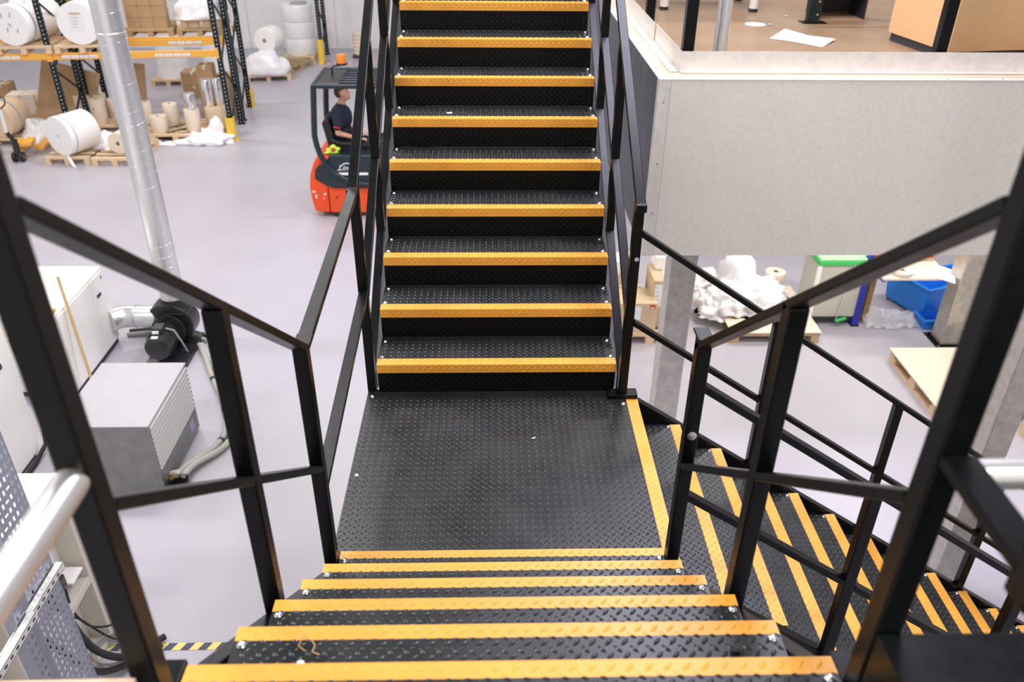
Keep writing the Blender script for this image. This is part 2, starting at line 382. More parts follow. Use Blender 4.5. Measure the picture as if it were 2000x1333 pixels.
# ---- lower flight (down to the right)
RR, GR, X0, YA, YB = .176, .261, .790, -.947, .325
low = thing('staircase', 'black checker-plate flight with yellow nosings going down to the right', 'stairs', (0, 0, LZ))
rtm_b = MB().box(-GR-.02, -.06, YA, YB, -.005, 0); pattern(rtm_b, -GR-.02, -.06, YA, YB, mx=(.012, 0)); rtm = rtm_b.mesh('tread', [M['plate'], M['worn']], True)
rnb = MB().box(-.06, 0, YA, YB, -.005, 0).box(-.005, 0, YA, YB, -.05, -.005); pattern(rnb, -.06, 0, YA, YB, mx=(1e-4, .006))
PR = painted('lower_tread_tears', 0, -.06, True, WORN); rnm = rnb.mesh('nosing', [M['yellow'], PR], True); rtm.materials[1] = PR
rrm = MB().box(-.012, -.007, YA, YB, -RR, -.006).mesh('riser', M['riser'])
for me_ in (rtm, rnm):
    try: me_.set_sharp_from_angle(angle=math.radians(70))
    except Exception: pass
for k in range(0, 15):
    x = X0 + k*GR
    if k:
        if k*RR > LZ-.02: break
        tr = link('tread', rtm, low, (x, 0, -k*RR)); link('nosing', rnm, tr)
        bolts(tr, [(-.072, YA+.02, .001), (-.072, YB-.02, .001)], .9)
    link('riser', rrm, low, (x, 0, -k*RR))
def zr(x): return -.02 - .674*(x-.80)
for y0 in (-1.0, .335):
    x0, x1 = .80, 4.30
    MB().prism([(x0, zr(x0)), (x1, zr(x1)), (x1, max(zr(x1)-.25, -LZ)), (x0, zr(x0)-.25)], y0, y0+.05, 'y').build('stringer', M['black'], low, bev=.003)

# ================================================================== railings
def post(parent, x0, y0, z0, z1, w=.05, name='post'):
    return MB().box(x0, x0+w, y0, y0+w, z0+LZ, z1+LZ).build(name, M['black'], parent, bev=.005, seg=2)
def rail(parent, p, q, name, w=.05, h=.025, bev=.004):
    p = (p[0], p[1], p[2]+LZ); q = (q[0], q[1], q[2]+LZ)
    return MB().bar(p, q, w, h).build(name, M['black'], parent, bev=bev)
def zt(y): return 2.273 - .787*(y+2.39) - .016            # centre line, near top rail
def zm(y): return 1.741 - .787*(y+2.385) - .016
def near_railing(x0, label, right):
    t = thing('stair_railing', label, 'railing')
    post(t, x0, -1.085, .17, 1.245 if right else 1.215)
    post(t, x0, -1.765, .72, zt(-1.74)); post(t, x0, -2.44, 1.0, 2.75)
    xc = x0+.025
    rail(t, (xc, -2.391, zt(-2.391)), (xc, -1.04, zt(-1.04)), 'top_rail')
    for a, b in ((-2.391, -1.765), (-1.715, -1.085)): rail(t, (xc, a, zm(a)), (xc, b, zm(b)), 'mid_rail')
    return t
nl = near_railing(-.695, 'black railing on the left of the near flight with a silver tube on its post', False)
MB().tube([(-.672, -2.437, LZ+1.822), (-.672, -2.455, LZ+1.824), (-.672, -3.25, LZ+1.83)], [.026, .0275, .0275], 24).build('handrail_tube', M['satin'], nl, smooth=True)['label'] = 'satin silver tube'
nr = near_railing(.67, 'black railing on the right of the near flight with a folded bracket on its post', True)
rail(nr, (.70, -2.44, 1.852), (.70, -2.66, 1.848), 'bracket_arm', .056, .022)
MB().box(.674, .726, -2.70, -2.65, LZ+1.80, LZ+2.7).build('bracket_post', M['black'], nr, bev=.005)
MB().cyl((.72, -2.415, LZ+1.80), (2.2, -2.415, LZ+1.80), .0255, 24).build('handrail_tube', M['satin'], nr, smooth=True)['label'] = 'satin silver tube'
boxo('post_cap', .668, .722, -1.088, -1.0, LZ+1.24, LZ+1.25, M['black'], nr, bev=.003)
bn = MB().cyl((.695, -1.092, LZ+.845), (.695, -1.085, LZ+.845), .013, 6).cyl((.695, -1.105, LZ+.845), (.695, -1.092, LZ+.845), .006, 8).cyl((.695, -1.0885, LZ+.845), (.695, -1.084, LZ+.845), .018, 16)
bn.build('bolt', M['steel'], nr)

def up_railing(x0, label, sgn):
    t = thing('stair_railing', label, 'railing')
    ys = [.42, 1.24, 2.06, 2.89]
    if sgn > 0: ys[0] = .345
    xc = x0+.025
    def ztop(y): return 1.235 + SU*(y-.45)
    def zmid(y): return .575 + SU*(y-.45)
    for i, y in enumerate(ys): post(t, x0, y, 0 if i == 0 else zu(y)-.02, ztop(y)-.005)
    rail(t, (xc, ys[0]-.03, ztop(ys[0]-.03)), (xc, 3.7, ztop(3.7)), 'top_rail')
    for a, b in zip(ys, ys[1:]): rail(t, (xc, a+.05, zmid(a+.05)), (xc, b, zmid(b)), 'mid_rail')
    rail(t, (xc, 2.94, zmid(2.94)), (xc, 3.7, zmid(3.7)), 'mid_rail')
    boxo('rail_end', x0-.001, x0+.051, ys[0]-.045, ys[0]-.012, LZ+ztop(ys[0])-.035, LZ+ztop(ys[0])+.005, M['black'], t, bev=.003)
    return t
ul = up_railing(-.732, 'black railing on the left of the landing and of the flight ahead', -1)
rail(ul, (-.672, -1.035, 1.195), (-.70, .42, 1.212), 'landing_top_rail')
rail(ul, (-.672, -1.035, .585), (-.70, .42, .64), 'landing_mid_rail')
boxo('saddle_bracket', -.70, -.643, -1.05, -.97, LZ+1.205, LZ+1.214, M['black'], ul, bev=.002)
ur = up_railing(.681, 'black railing on the right of the flight ahead beside the galvanised fascia', 1)
MB().box(.62, .79, .33, .40, LZ+.001, LZ+.03).build('base_foot', M['black'], ur, bev=.004)
MB().cyl((.712, .338, LZ+.865), (.712, .345, LZ+.865), .013, 6).build('bolt', M['steel'], ur)

def low_railing(yc, za, zb, xs, label, xstart):
    t = thing('stair_railing', label, 'railing')
    f = lambda x, z: z - .673*(x-.73)
    for x in xs: post(t, x, yc-.025, zr(x)-.12, f(x+.025, za)-.005)
    rail(t, (xstart, yc, f(xstart, za)), (4.0, yc, f(4.0, za)), 'top_rail', .045, .028)
    ends = [xstart] + xs
    for i, x in enumerate(ends):
        x2 = ends[i+1] if i+1 < len(ends) else 4.0
        a = x if i == 0 else x+.05
        rail(t, (a, yc, f(a, zb)), (x2, yc, f(x2, zb)), 'mid_rail', .045, .028)
    return t
low_railing(.36, 1.0, .485, [1.49, 2.285, 3.07, 3.85], 'thin black railing along the far side of the lower flight', .732)
low_railing(-1.0, 1.005, .49, [1.462, 2.232, 3.0, 3.77], 'black railing along the near side of the lower flight', .72)

# ---- upper platform under the viewer
vp = thing('viewing_platform', 'black edge of the upper platform at the bottom right corner', 'platform', (0, 0, LZ))
boxo('edge_plate', .674, 2.6, -3.0, -2.44, 1.20, 1.445, M['black'], vp, bev=.003)
pd = MB().box(.728, 2.6, -5.0, -2.52, 1.36, 1.365); pattern(pd, .76, 1.6, -3.1, -2.53, fr=lambda p: (p[0], p[1], p[2]+1.365))
pd.build('deck_plate', [M['plate'], M['worn']], vp)
for x in (.9, 2.4): boxo('leg', x, x+.1, -3.6, -3.5, -LZ, 1.36, M['black'], vp)
bd = thing('edge_board', 'worn brown board edge at the bottom left corner in front of the cable trays', 'board', (0, 0, LZ))
MB().prism([(-2.2, -2.47), (-.672, -2.455), (-.665, -2.50), (-2.2, -2.53)], 1.33, 1.372, 'z').build('board', M['pinkboard'], bd, bev=.003)
boxo('bearer', -2.2, -.705, -2.53, -2.49, 1.2, 1.33, M['black'], bd)
boxo('bearer_leg', -1.6, -1.5, -2.6, -2.53, -LZ, 1.33, M['black'], bd)

# ================================================================== mezzanine
FY, FX, FZ0, FZ1 = 2.8, 1.235, 2.22, 3.67
mz = thing('mezzanine', 'raised deck clad in mottled galvanised sheet with a folded kick plate', 'platform')
boxo('fascia_sheet', FX+.085, 7.0, FY, FY+.03, FZ0, FZ1-.004, M['galv'], mz)
boxo('side_sheet', FX, FX+.03, FY+.03, 9.0, FZ0, FZ1-.004, M['reflect_sheet'], mz)
cs = MB().box(FX-.003, FX+.088, FY-.003, FY+.001, FZ0, FZ1-.002).box(FX-.003, FX+.001, FY, FY+.07, FZ0, FZ1-.002).build('corner_strip', M['galv2'], mz)
boxo('seam', FX+.088, FX+.0905, FY-.0015, FY+.001, FZ0, FZ1-.004, M['greyside'], mz)
sm = MB().lathe([(.007, 0), (.006, .003), (0, .004)], 8).mesh('screw', M['greyside'])
for z in (2.6, 3.02, 3.5): link('screw', sm, cs, (FX+.045, FY-.003, z), (math.pi/2, 0, 0))
lg = boxo('ledge', FX-.004, 7.0, FY-.004, FY+.34, FZ1-.004, FZ1, M['pinkboard'], mz)
boxo('ledge', FX-.004, FX+.30, FY+.34, 9.0, FZ1-.004, FZ1, M['pinkboard'], mz)
lt = boxo('edge_trim', FX-.006, 7.0, FY-.006, FY+.045, FZ1-.002, FZ1+.003, M['galv2'], mz)
boxo('edge_trim', FX-.006, FX+.05, FY+.045, 9.0, FZ1-.002, FZ1+.003, M['galv2'], mz)
for i in range(12): link('screw', sm, lt, (1.33+.42*i, FY+.022, FZ1+.003))
for i in range(8): link('screw', sm, lt, (FX+.02, FY+.35+.45*i, FZ1+.003))
KY, KX = 3.03, 1.43
boxo('kick_plate', KX, 7.0, KY, KY+.004, FZ1, FZ1+.155, M['galv2'], mz)
boxo('kick_plate', KX, KX+.004, KY+.004, 4.15, FZ1, FZ1+.155, M['galv2'], mz)
boxo('kick_plate', KX-.01, KX-.006, 4.17, 9.0, FZ1, FZ1+.155, M['galv2'], mz)
boxo('kick_flange', KX-.08, KX, KY, 9.0, FZ1+.003, FZ1+.006, M['galv2'], mz)
boxo('kick_flange', KX, 7.0, KY-.05, KY, FZ1+.003, FZ1+.010, M['galv2'], mz)
boxo('deck', FX+.03, 7.0, FY+.03, 9.0, FZ1-.06, FZ1-.0045, M['deck'], mz)
dk = boxo('deck_board', KX+.005, 7.0, KY+.005, 9.0, FZ1, FZ1+.012, M['deck'], mz)
def column(parent, x, y, w, z1, basep=True):
    MB().box(x, x+w, y, y+w, .012, z1).build('column', M['colm'], parent, bev=.012, seg=3)
    if basep:
        b = boxo('base_plate', x-.06, x+w+.06, y-.06, y+w+.06, 0, .012, M['black'], parent)
        for sx in (-.035, w+.035):
            for sy in (-.035, w+.035): MB().cyl((x+sx, y+sy, .012), (x+sx, y+sy, .026), .014, 6).build('anchor_bolt', M['steel'], b)
column(mz, 1.515, 2.90, .23, FZ0+.3); column(mz, 5.40, 4.92, .25, FZ0+1.3); column(mz, 6.6, 2.9, .23, FZ0+.3)
column(mz, 1.5, 8.5, .23, FZ0+1.3)
gc = thing('steel_column', 'galvanised column standing beside the lower flight at the right edge', 'column')
column(gc, 3.50, 1.12, .19, 5.5)

# ---- things on the deck
ZD = FZ1 + .012
def deck_post(x, y, label, grp):
    o = MB().box(-.043, .043, -.043, .043, 0, 1.6).build('deck_post', M['black'], bev=.006); o.location = (x, y, ZD); tag(o, label, 'post', grp); return o
deck_post(1.49, 3.12, 'black square post standing at the corner of the galvanised kick plate', 'black posts on the deck edge')
deck_post(1.53, 5.05, 'black square post at the top edge behind the corner post on the deck', 'black posts on the deck edge')
deck_post(3.46, 3.12, 'black square post in front of the wooden cabinet on the deck', 'black posts on the deck edge')
o = MB().cyl((0,0,0), (0,0,1.5), .056, 28).build('silver_post', M['duct'], smooth=True); o.location = (1.79, 3.30, ZD)
tag(o, 'scratched round silver post beside the black corner post on the deck', 'post')
tb = thing('work_table', 'pale table on round legs with black feet standing on the wooden deck', 'table', (0, 0, ZD))
for x, y in ((1.80, 5.75), (2.72, 5.65), (1.84, 6.5), (2.76, 6.4)):
    MB().cyl((x, y, .03), (x, y, .72), .046, 20).build('leg', M['galv2'], tb, smooth=True)
    MB().cyl((x, y, 0), (x, y, .035), .047, 20).build('foot', M['rubber'], tb, smooth=True)
boxo('table_top', 1.7, 2.85, 5.6, 6.6, .72, .75, M['board'], tb)
rk = thing('bracket_leg', 'black punched steel leg with a base plate on the deck', 'leg', (3.14, 5.05, ZD))
boxo('upright', -.055, .055, -.03, .05, .006, 1.4, M['rackg'], rk, bev=.004); boxo('base_plate', -.11, .13, -.07, .09, 0, .006, M['black'], rk)
for z in (.08, .2): MB().cyl((.03, -.034, z), (.03, -.03, z), .011, 8).build('bolt', M['steel'], rk)
boxo('cross_beam', .055, .75, -.02, .03, .27, .33, M['rackg'], rk)
db = thing('open_carton', 'dark open box on its side under the black beam on the deck', 'box', (3.24, 5.15, ZD))
for a in ((0,.46,0,.4,0,.015),(0,.46,0,.4,.285,.3),(0,.015,0,.4,.015,.285),(.445,.46,0,.4,.015,.285),(.015,.445,.385,.4,.015,.285)): boxo('panel', *a, M['card'] if a[4] == 0 else M['print_dark'], db)
cb = thing('wooden_cabinet', 'beech laminate cabinet with a dark plinth at the top right on the deck', 'cabinet', (3.67, 3.38, ZD), .15)
boxo('body', 0, .76, 0, .86, .07, .75, M['wood'], cb, bev=.003); boxo('plinth', .02, .74, .03, .84, 0, .07, M['print_dark'], cb)
boxo('door', .01, .75, .86, .88, .08, .75, M['wood'], cb, bev=.002); boxo('side_panel', .76, .778, .0, .86, .05, .75, M['card2'], cb)
c2 = thing('wooden_cabinet', 'second wooden cabinet cut off by the right edge of the picture on the deck', 'cabinet', (4.50, 3.62, ZD), .15)
boxo('body', 0, .7, 0, .55, .06, .75, M['wood'], c2, bev=.003); boxo('plinth', .02, .68, .02, .5, 0, .06, M['print_dark'], c2)
pmv = [(2.49, 4.26, .004), (2.66, 4.10, .006), (2.85, 3.92, .001), (3.05, 4.16, .02), (2.87, 4.36, .01), (2.72, 4.57, .03)]
o = MB().add(pmv + [(x, y, z-.0012) for x, y, z in pmv], [(0,1,4,5),(1,2,3,4),(11,10,7,6),(10,9,8,7)] + [(i, 6+i, 6+(i+1) % 6, (i+1) % 6) for i in range(6)]).build('paper_sheet', M['paper']); o.location = (0, 0, ZD)
for i in range(5): 
    a = Vector((2.60+.06*i, 4.22-.055*i, .011)); b = a + Vector((.17, .24, .012)); MB().bar(a, b, .004, .001).build('print_line', M['print_grey'], o)
tag(o, 'curled printed sheet of paper lying on the wooden deck', 'paper')
o = MB().cyl((0, 0, 0), (0, 0, .0015), .10, 24).build('ring_mark', M['board']); o.location = (2.55, 4.95, ZD); tag(o, 'pale cup-ring mark on the wooden deck', 'mark')
for i, (x, y, lab) in enumerate([(2.32, 5.02, 'small dark crumb of rubbish left of the ring mark on the deck'), (2.68, 4.9, 'tiny dark crumb touching the ring mark on the deck'), (2.98, 5.35, 'dark crumb behind the ring mark on the deck')]):
    o = MB().ell((0,0,.008), .022, .014, .009, 8, 6).build('crumb', M['hose']); o.location = (x, y, ZD); tag(o, lab, 'crumb')

# ================================================================== pallets
def pallet_meshes(w, d):
    return dict(block=MB().box(-.05, .05, -.07, .07, 0, .078).mesh('block', M['pine']),
                top=MB().box(0, w, -.05, .05, 0, .022).mesh('top_board', M['pine']),
                run=MB().box(-.05, .05, 0, d, 0, .022).mesh('bearer_board', M['pine']))
PM = {}
def pallet(x, y, w, d, rz, label, z=0, group='wooden pallets', old=False):
    """x,y = near left corner; w along local x, d along local y"""
    t = thing('pallet', label, 'pallet', (x, y, z), rz, group)
    key = (w, d, old)
    if key not in PM:
        PM[key] = pallet_meshes(w, d)
        if old:
            for me in PM[key].values(): me.materials.clear(); me.materials.append(M['oldpine'])
    pm = PM[key]
    for bx in (.05, w/2, w-.05):
        link('bearer_board', pm['run'], t, (bx, 0, 0)); 
        for by in (.07, d/2, d-.07): link('block', pm['block'], t, (bx, by, .022))
    n = 6
    for by in (.05, d/2, d-.05): link('cross_board', pm['top'], t, (0, by, .1))
    for i in range(n): link('top_board', pm['top'], t, (0, .05+(d-.1)*i/(n-1), .122))
    return t
def roll(x, y, z, r, L, rz, label, mt, cat='paper roll', group=None, core=.04, upright=False, core_m=None):
    t = thing('paper_roll', label, cat, (x, y, z), rz, group)
    n = 40
    if upright: MB().lathe([(core, .01), (core, L), (r-.004, L), (r, L-.006), (r, .006), (r-.004, 0), (core, 0), (core, .01)], n).build('reel', mt, t, smooth=True)
    else: MB().lathe([(core, .02), (core, 0), (r-.006, 0), (r, .01), (r, L-.01), (r-.006, L), (core, L), (core, .02)], n, (0,0,r), 'y').build('reel', mt, t, smooth=True)
    cm = core_m or M['card']
    if upright: MB().lathe([(core*.8, L-.02), (core*.8, L+.003), (core, L+.003), (core, L-.02)], 20).build('core', cm, t)
    else: MB().lathe([(0.0001, .03), (core*.8, .028), (core*.8, -.003), (core, -.003), (core, .05)], 20, (0,0,r), 'y').build('core', cm, t)
    return t
def heap(name, cx, cy, z0, rx, ry, rz, mt, label, cat, seed=0, amp=.25, freq=4.0, n=40, k=22, group=None):
    mb = MB().ell((0,0,0), rx, ry, rz, n, k); out = []
    for v in mb.v:
        v = Vector(v); q = v*freq + Vector((seed*7.3, seed*3.1, 0)); d = noise.fractal(q, 0.8, 2.1, 6)
        rg = abs(noise.noise(q*2.3)); s = 1 + amp*d - amp*.6*rg
        w = Vector((v.x*s, v.y*s, max(v.z*s, -rz*.02))); out.append(tuple(w))
    mb.v = out; o = mb.build(name, mt, smooth='all'); o.location = (cx, cy, z0+rz*.02); return tag(o, label, cat, group)
def carton(x, y, z, sx, sy, sz, rz, label, mt, group=None, lab=False, tape=True):
    t = thing('carton', label, 'box', (x, y, z), rz, group)
    boxo('box_body', -sx/2, sx/2, -sy/2, sy/2, 0, sz, mt, t, bev=.006)
    if tape: boxo('packing_tape', -.025, .025, -sy/2-.001, sy/2+.001, sz-.06, sz+.001, M['card3'], t)
    if lab:
        l = boxo('address_label', -sx/2+.02, -sx/2+.02+sx*.3, -sy/2-.002, -sy/2, sz*.45, sz*.92, M['print_white'], t)
        for i in range(4): boxo('print_line', -sx/2+.03, -sx/2+.02+sx*(.12+.03*(i % 3)), -sy/2-.003, -sy/2-.002, sz*(.85-.09*i), sz*(.865-.09*i), M['print_grey'], l)
    return t

# ================================================================== pallet racks
RA = math.radians(6.1); RO = Vector((-5.24, 12.96, 0))
def RK(lx, ly, z=0): return (RO.x + lx*math.cos(RA) - ly*math.sin(RA), RO.y + lx*math.sin(RA) + ly*math.cos(RA), z)
up_me = MB().box(-.05, .05, 0, .07, 0, 4.6).mesh('upright', M['rackg'])
hb = MB()
for i in range(58): hb.box(-.008, .008, -.0015, 0, .075*i+.04, .075*i+.060)
for i in range(58): hb.box(.05, .0515, .027, .043, .075*i+.06, .075*i+.080)
hole_me = hb.mesh('perforations', M['hole'])
foot_me = MB().box(-.08, .08, -.03, .1, 0, .008).mesh('foot_plate', M['rackg'])
def frame(parent, lx, ly, depth):
    for yy in (ly, ly+depth-.07):
        u = link('upright', up_me, parent, (lx, yy, 0)); link('perforations', hole_me, u)['kind'] = 'stuff'; link('foot_plate', foot_me, u)
    z = .18; k = 0
    while z < 4.2:
        a, b = (ly+.05, ly+depth-.05) if k % 2 == 0 else (ly+depth-.05, ly+.05)
        MB().bar((lx, a, z), (lx, b, z+.62), .03, .03, (1,0,0)).build('brace', M['rackg'], parent); z += .62; k += 1
def rack(ly, depth, label, guard):
    t = thing('pallet_rack', label, 'rack', tuple(RO), RA)
    for lx in (0, -3.06, -6.12): frame(t, lx, ly, depth)
    for bx in (-3.06, -6.12):
        for yy in (ly-.012, ly+depth-.04):
            for z in (1.62, 4.0):
                b = boxo('beam', bx+.05, bx+3.01, yy, yy+.05, z, z+.125, M['racky'], t, bev=.006)
                for ex in (bx+.0, bx+3.01): boxo('beam_clip', ex, ex+.05, yy-.014, yy+.012, z-.03, z+.17, M['racky'], b)
                if z < 2:
                    for gx in (.22, 1.9):
                        for q in range(4):
                            l = boxo('location_label', bx+gx+.165*q, bx+gx+.165*q+.145, yy-.0135, yy-.012, z+.03, z+.085, M['print_white'], b)
                            boxo('barcode', bx+gx+.165*q+.02, bx+gx+.165*q+.12, yy-.0145, yy-.0135, z+.05, z+.06, M['print_grey'], l)
    if guard:
        g_ = MB().box(-.07, .075, ly-.09, ly-.075, 0, .46).box(-.08, -.065, ly-.09, ly+.06, 0, .46).box(.065, .08, ly-.09, ly+.06, 0, .46).box(-.12, .12, ly-.12, ly+.06, 0, .012)
        g_.build('upright_guard', M['guard'], t, bev=.004)['label'] = 'yellow foot guard'
    return t
rack(0, 1.15, 'dark green pallet rack with yellow beams in the front row', True)
r2_ = rack(1.32, 1.15, 'dark green pallet rack with yellow beams standing back to back behind the front row', False)
MB().box(-.07, -.055, 2.45, 2.56, 0, .42).box(.06, .09, 2.30, 2.56, 0, .40).build('upright_guard', M['guard'], r2_, bev=.003)
sg = boxo('load_notice', .05, .056, .05, .16, 1.75, 2.25, M['print_white'], r2_); sg.location = (0, 1.25, 0)
boxo('print_block', .056, .0575, .07, .14, 2.0, 2.18, M['print_red'], sg)
t3 = thing('pallet_rack', 'pallet rack end frame with a yellow guard by the back wall', 'rack', (-4.62, 19.75, 0), .05)
frame(t3, 0, 0, 1.1)
MB().box(-.09, .06, -.09, -.075, 0, .62).box(-.09, -.075, -.09, .06, 0, .62).box(.05, .065, -.09, .06, 0, .62).build('upright_guard', M['guard'], t3, bev=.004)

# ---- loads on the front rack
ZB = 1.745
def onrack(lx, ly): return RK(lx, ly)[:2]
for lx, lab in ((-3.95, 'pallet on the yellow beam at the top left under the leftmost big roll'), (-2.92, 'pallet on the yellow beam under the big roll with a paper note')):
    x, y = onrack(lx, -.08); pallet(x, y, .98, 1.15, RA, lab, ZB)
def big_roll(x, y, z, r, L, rz, label, strap=True, mt=None):
    t = roll(x, y, z, r, L, rz, label, mt or M['paper'], core=.045, core_m=M['paper'], group='big white paper rolls')
    if strap: MB().lathe([(r+.001, L*.16), (r+.003, L*.16), (r+.003, L*.19), (r+.001, L*.19)], 40, (0,0,r), 'y').build('strap', M['print_grey'], t)
    return t
x, y = onrack(-2.40, -.05); b2 = big_roll(x, y, ZB+.144, .375, 1.1, RA-.10, 'big white paper roll with a note taped to its end, on the yellow beam')
nt_ = boxo('paper_note', -.16, .12, -.004, -.002, .24, .56, M['print_white'], b2)
boxo('brown_tape', -.11, .08, -.006, -.004, .53, .57, M['card2'], nt_)
for i in range(4): boxo('print_line', -.10, .04-.02*i, -.0055, -.004, .47-.055*i, .482-.055*i, M['print_grey'], nt_)
x, y = onrack(-3.58, -.05); b1 = big_roll(x, y, ZB+.144, .36, 1.15, RA-.22, 'big white paper roll with staples on its end at the top left corner')
for sx, sz in ((-.12, .52), (.05, .54), (-.07, .28), (.12, .27)): MB().bar((sx, -.004, sz-.04), (sx+.012, -.004, sz+.04), .008, .006, (0,1,0)).build('staple', M['print_dark'], b1)
o = heap('film_tuft', *onrack(-3.52, .35), ZB+.144+.70, .16, .10, .09, M['film'], 'tuft of loose film on top of the leftmost roll', 'plastic film', 3, .5, 9, 20, 12)
for lx, ly, lab in ((-2.0, 1.38, 'pallet on the rear beam carrying the neat block of brown cartons'), (-1.03, 1.38, 'pallet on the rear beam carrying the film-wrapped cartons')):
    x, y = onrack(lx, ly); pallet(x, y, .9, 1.05, RA, lab, ZB, old=True)
for a in range(3):
    for b_ in range(3):
        x, y = onrack(-1.86+.26*a, 1.62); carton(x, y, ZB+.144+.215*b_, .255, .30, .212, RA, 'small brown carton, %s of the %s row, in the neat block on the rear beam' % (('left', 'middle', 'right')[a], ('bottom', 'middle', 'top')[b_]), M['card'], 'cartons on the rear beam', tape=False)
for a in range(4):
    x, y = onrack(-.92+.22*a, 1.60); carton(x, y, ZB+.144, .21, .30, .16, RA, '%s pale carton under the film-wrapped load on the rear beam' % ('leftmost', 'second', 'third', 'rightmost')[a], M['card2'], 'cartons under the film on the rear beam', lab=(a % 2 == 0), tape=False)
x, y = onrack(-.58, 1.68); heap('film_load', x, y, ZB+.31, .52, .34, .46, M['film'], 'crumpled film heap over the cartons on the rear beam', 'plastic film', 11, .22, 4)
for i, (lx, h) in enumerate(((-3.9, .8), (-3.0, .95), (-2.45, .7))):
    x, y = onrack(lx, 1.75); carton(x, y, ZB+.02, .5, .5, h, RA, ['brown carton half hidden behind the leftmost big roll', 'tall brown carton behind the gap between the two big rolls', 'dark brown carton behind the roll with a note'][i], M['card'], 'tall cartons on the rear rack')

# ---- on the floor in front of and under the racks
pallet(-8.29, 11.45, .82, 1.2, .0, 'pallet on the floor under the biggest white roll')
pallet(-7.40, 11.38, .82, 1.2, .0, 'pallet on the floor under the small roll with a hole, left of the duct')
big_roll(-7.95, 11.52, .144, .36, .62, -.50, 'biggest white paper roll lying on a floor pallet in front of the rack')
heap('film_wrap', -7.42, 12.12, .144, .26, .24, .27, M['film'], 'loose white film heaped behind the biggest roll', 'plastic film', 2, .25, 5)
MB().tube([(-7.92, 11.60, .16), (-7.80, 11.40, .14), (-7.72, 11.33, .02), (-7.66, 11.26, .008)], [.02, .03, .03, .02], 6).build('film_strip', M['film'])
tag(bpy.data.objects['film_strip'], 'strip of film hanging down from the biggest roll to the floor', 'plastic film')
roll(-6.95, 11.62, .144, .2, .5, -.15, 'small tan roll with a dark hole lying on the pallet beside the duct', M['cream'], core=.035, core_m=M['print_dark'])
o = MB().prism([(-.42, -.25), (.36, -.30), (.42, .22), (-.36, .28)], 0, .012, 'z').build('card_sheet', M['card2']); o.location = (-7.18, 12.2, .147); tag(o, 'flat sheet of cardboard on the pallet behind the tan roll', 'cardboard')
pallet(-10.2, 12.55, .95, 1.2, 0, 'pallet at the left edge under the tan strapped roll')
tr_ = roll(-9.62, 12.62, .144, .335, .55, -.2, 'large tan roll with a dark strap at the left edge behind the pallet truck', M['tan'], core=.04, core_m=M['tan'])
MB().lathe([(.346, .2), (.35, .2), (.35, .23), (.346, .23)], 40, (0,0,.345), 'y').build('strap', M['print_grey'], tr_)
pallet(-10.4, 14.2, 1.2, 1.0, RA, 'pallet under the pale cartons behind the pallet truck')
for a in range(3):
    for b_ in range(2): carton(-10.15+.29*a, 14.45+.03*a, .144+.2*b_, .275, .4, .195, RA, '%s pale carton in the %s row behind the pallet truck' % (('left', 'middle', 'right')[a], ('lower', 'upper')[b_]), M['card3'], 'pale cartons behind the pallet truck', tape=False)
carton(-10.6, 14.9, .144, .3, .4, .5, .1, 'brown carton at the far left behind the pale cartons', M['card'])
heap('film_bag', -9.0, 12.85, 0, .30, .30, .46, M['film'], 'white plastic bag heap between the pallet truck and the biggest roll', 'plastic film', 5, .35, 4)
heap('film_bag', -8.72, 13.35, 0, .26, .26, .34, M['film'], 'small white plastic heap behind the bag by the pallet truck', 'plastic film', 6, .35, 4)
o = MB().prism([(-.55, 0), (.55, 0), (.55, 1.25), (-.55, 1.25)], 0, .02, 'y').build('board_sheet', M['card']); o.location = (-8.95, 13.75, .02); o.rotation_euler = (-.18, .30, .12)
tag(o, 'big brown board leaning inside the rack behind the biggest roll', 'board')
o = MB().prism([(-.2, 0), (.2, 0), (.2, 1.1), (-.2, 1.1)], 0, .02, 'y').build('board_sheet', M['card']); o.location = (-7.7, 14.55, .02); o.rotation_euler = (-.12, .1, .1)
tag(o, 'narrow brown board leaning inside the rack just left of the duct', 'board')
for px, py, w in ((-8.75, 13.35, 1.3), (-7.25, 12.75, .95)):
    pallet(px, py, w, 1.0, RA, 'pallet under the upright cream rolls left of the duct' if w > 1 else 'pallet under the upright cream rolls right of the duct')
for i, (x, y, r, h, lab) in enumerate([
    (-8.55, 14.0, .18, .48, 'widest upright cream roll at the left of the group behind the biggest roll'),
    (-8.10, 13.62, .15, .50, 'upright cream roll with a dark mark, standing in front of the group'),
    (-8.22, 14.05, .13, .48, 'upright cream roll half hidden at the back of the group behind the biggest roll'),
    (-7.92, 14.0, .135, .40, 'upright cream roll next to the duct at the back of the group'),
    (-7.60, 13.55, .16, .30, 'short fat cream roll against the left side of the duct'),
    (-7.08, 13.55, .10, .46, 'slim tall cream roll just right of the duct'),
    (-6.68, 13.02, .16, .32, 'short fat cream roll in front on the right of the duct'),
    (-6.58, 13.48, .145, .44, 'upright cream roll at the back on the right of the duct')]):
    t = roll(x, y, .144, r, h, 0, lab, M['cream'], upright=True, core=.035, group='upright cream rolls')
    if i == 1: boxo('stamp', -.03, -.012, -r-.001, -r+.02, h*.62, h*.7, M['print_dark'], t)
gb = thing('green_crate', 'dark green crate lying on the floor between the cream rolls and the foil rolls', 'crate', (-6.40, 13.25, 0), .9)
for a in ((-.32,.32,-.14,.14,0,.02),(-.32,-.30,-.14,.14,.02,.16),(.30,.32,-.14,.14,.02,.16),(-.3,.3,-.14,-.12,.02,.16),(-.3,.3,.12,.14,.02,.16)): boxo('side', *a, M['darkgreen'], gb)
for x, y, s in ((-6.75, 12.72, 8), (-6.5, 12.65, 9)):
    heap('film_scrap', x, y, 0, .26, .10, .05, M['film'], 'flat scrap of film on the floor right of the duct' if s == 8 else 'second flat scrap of film beside the green crate', 'plastic film', s, .5, 7, 24, 10)
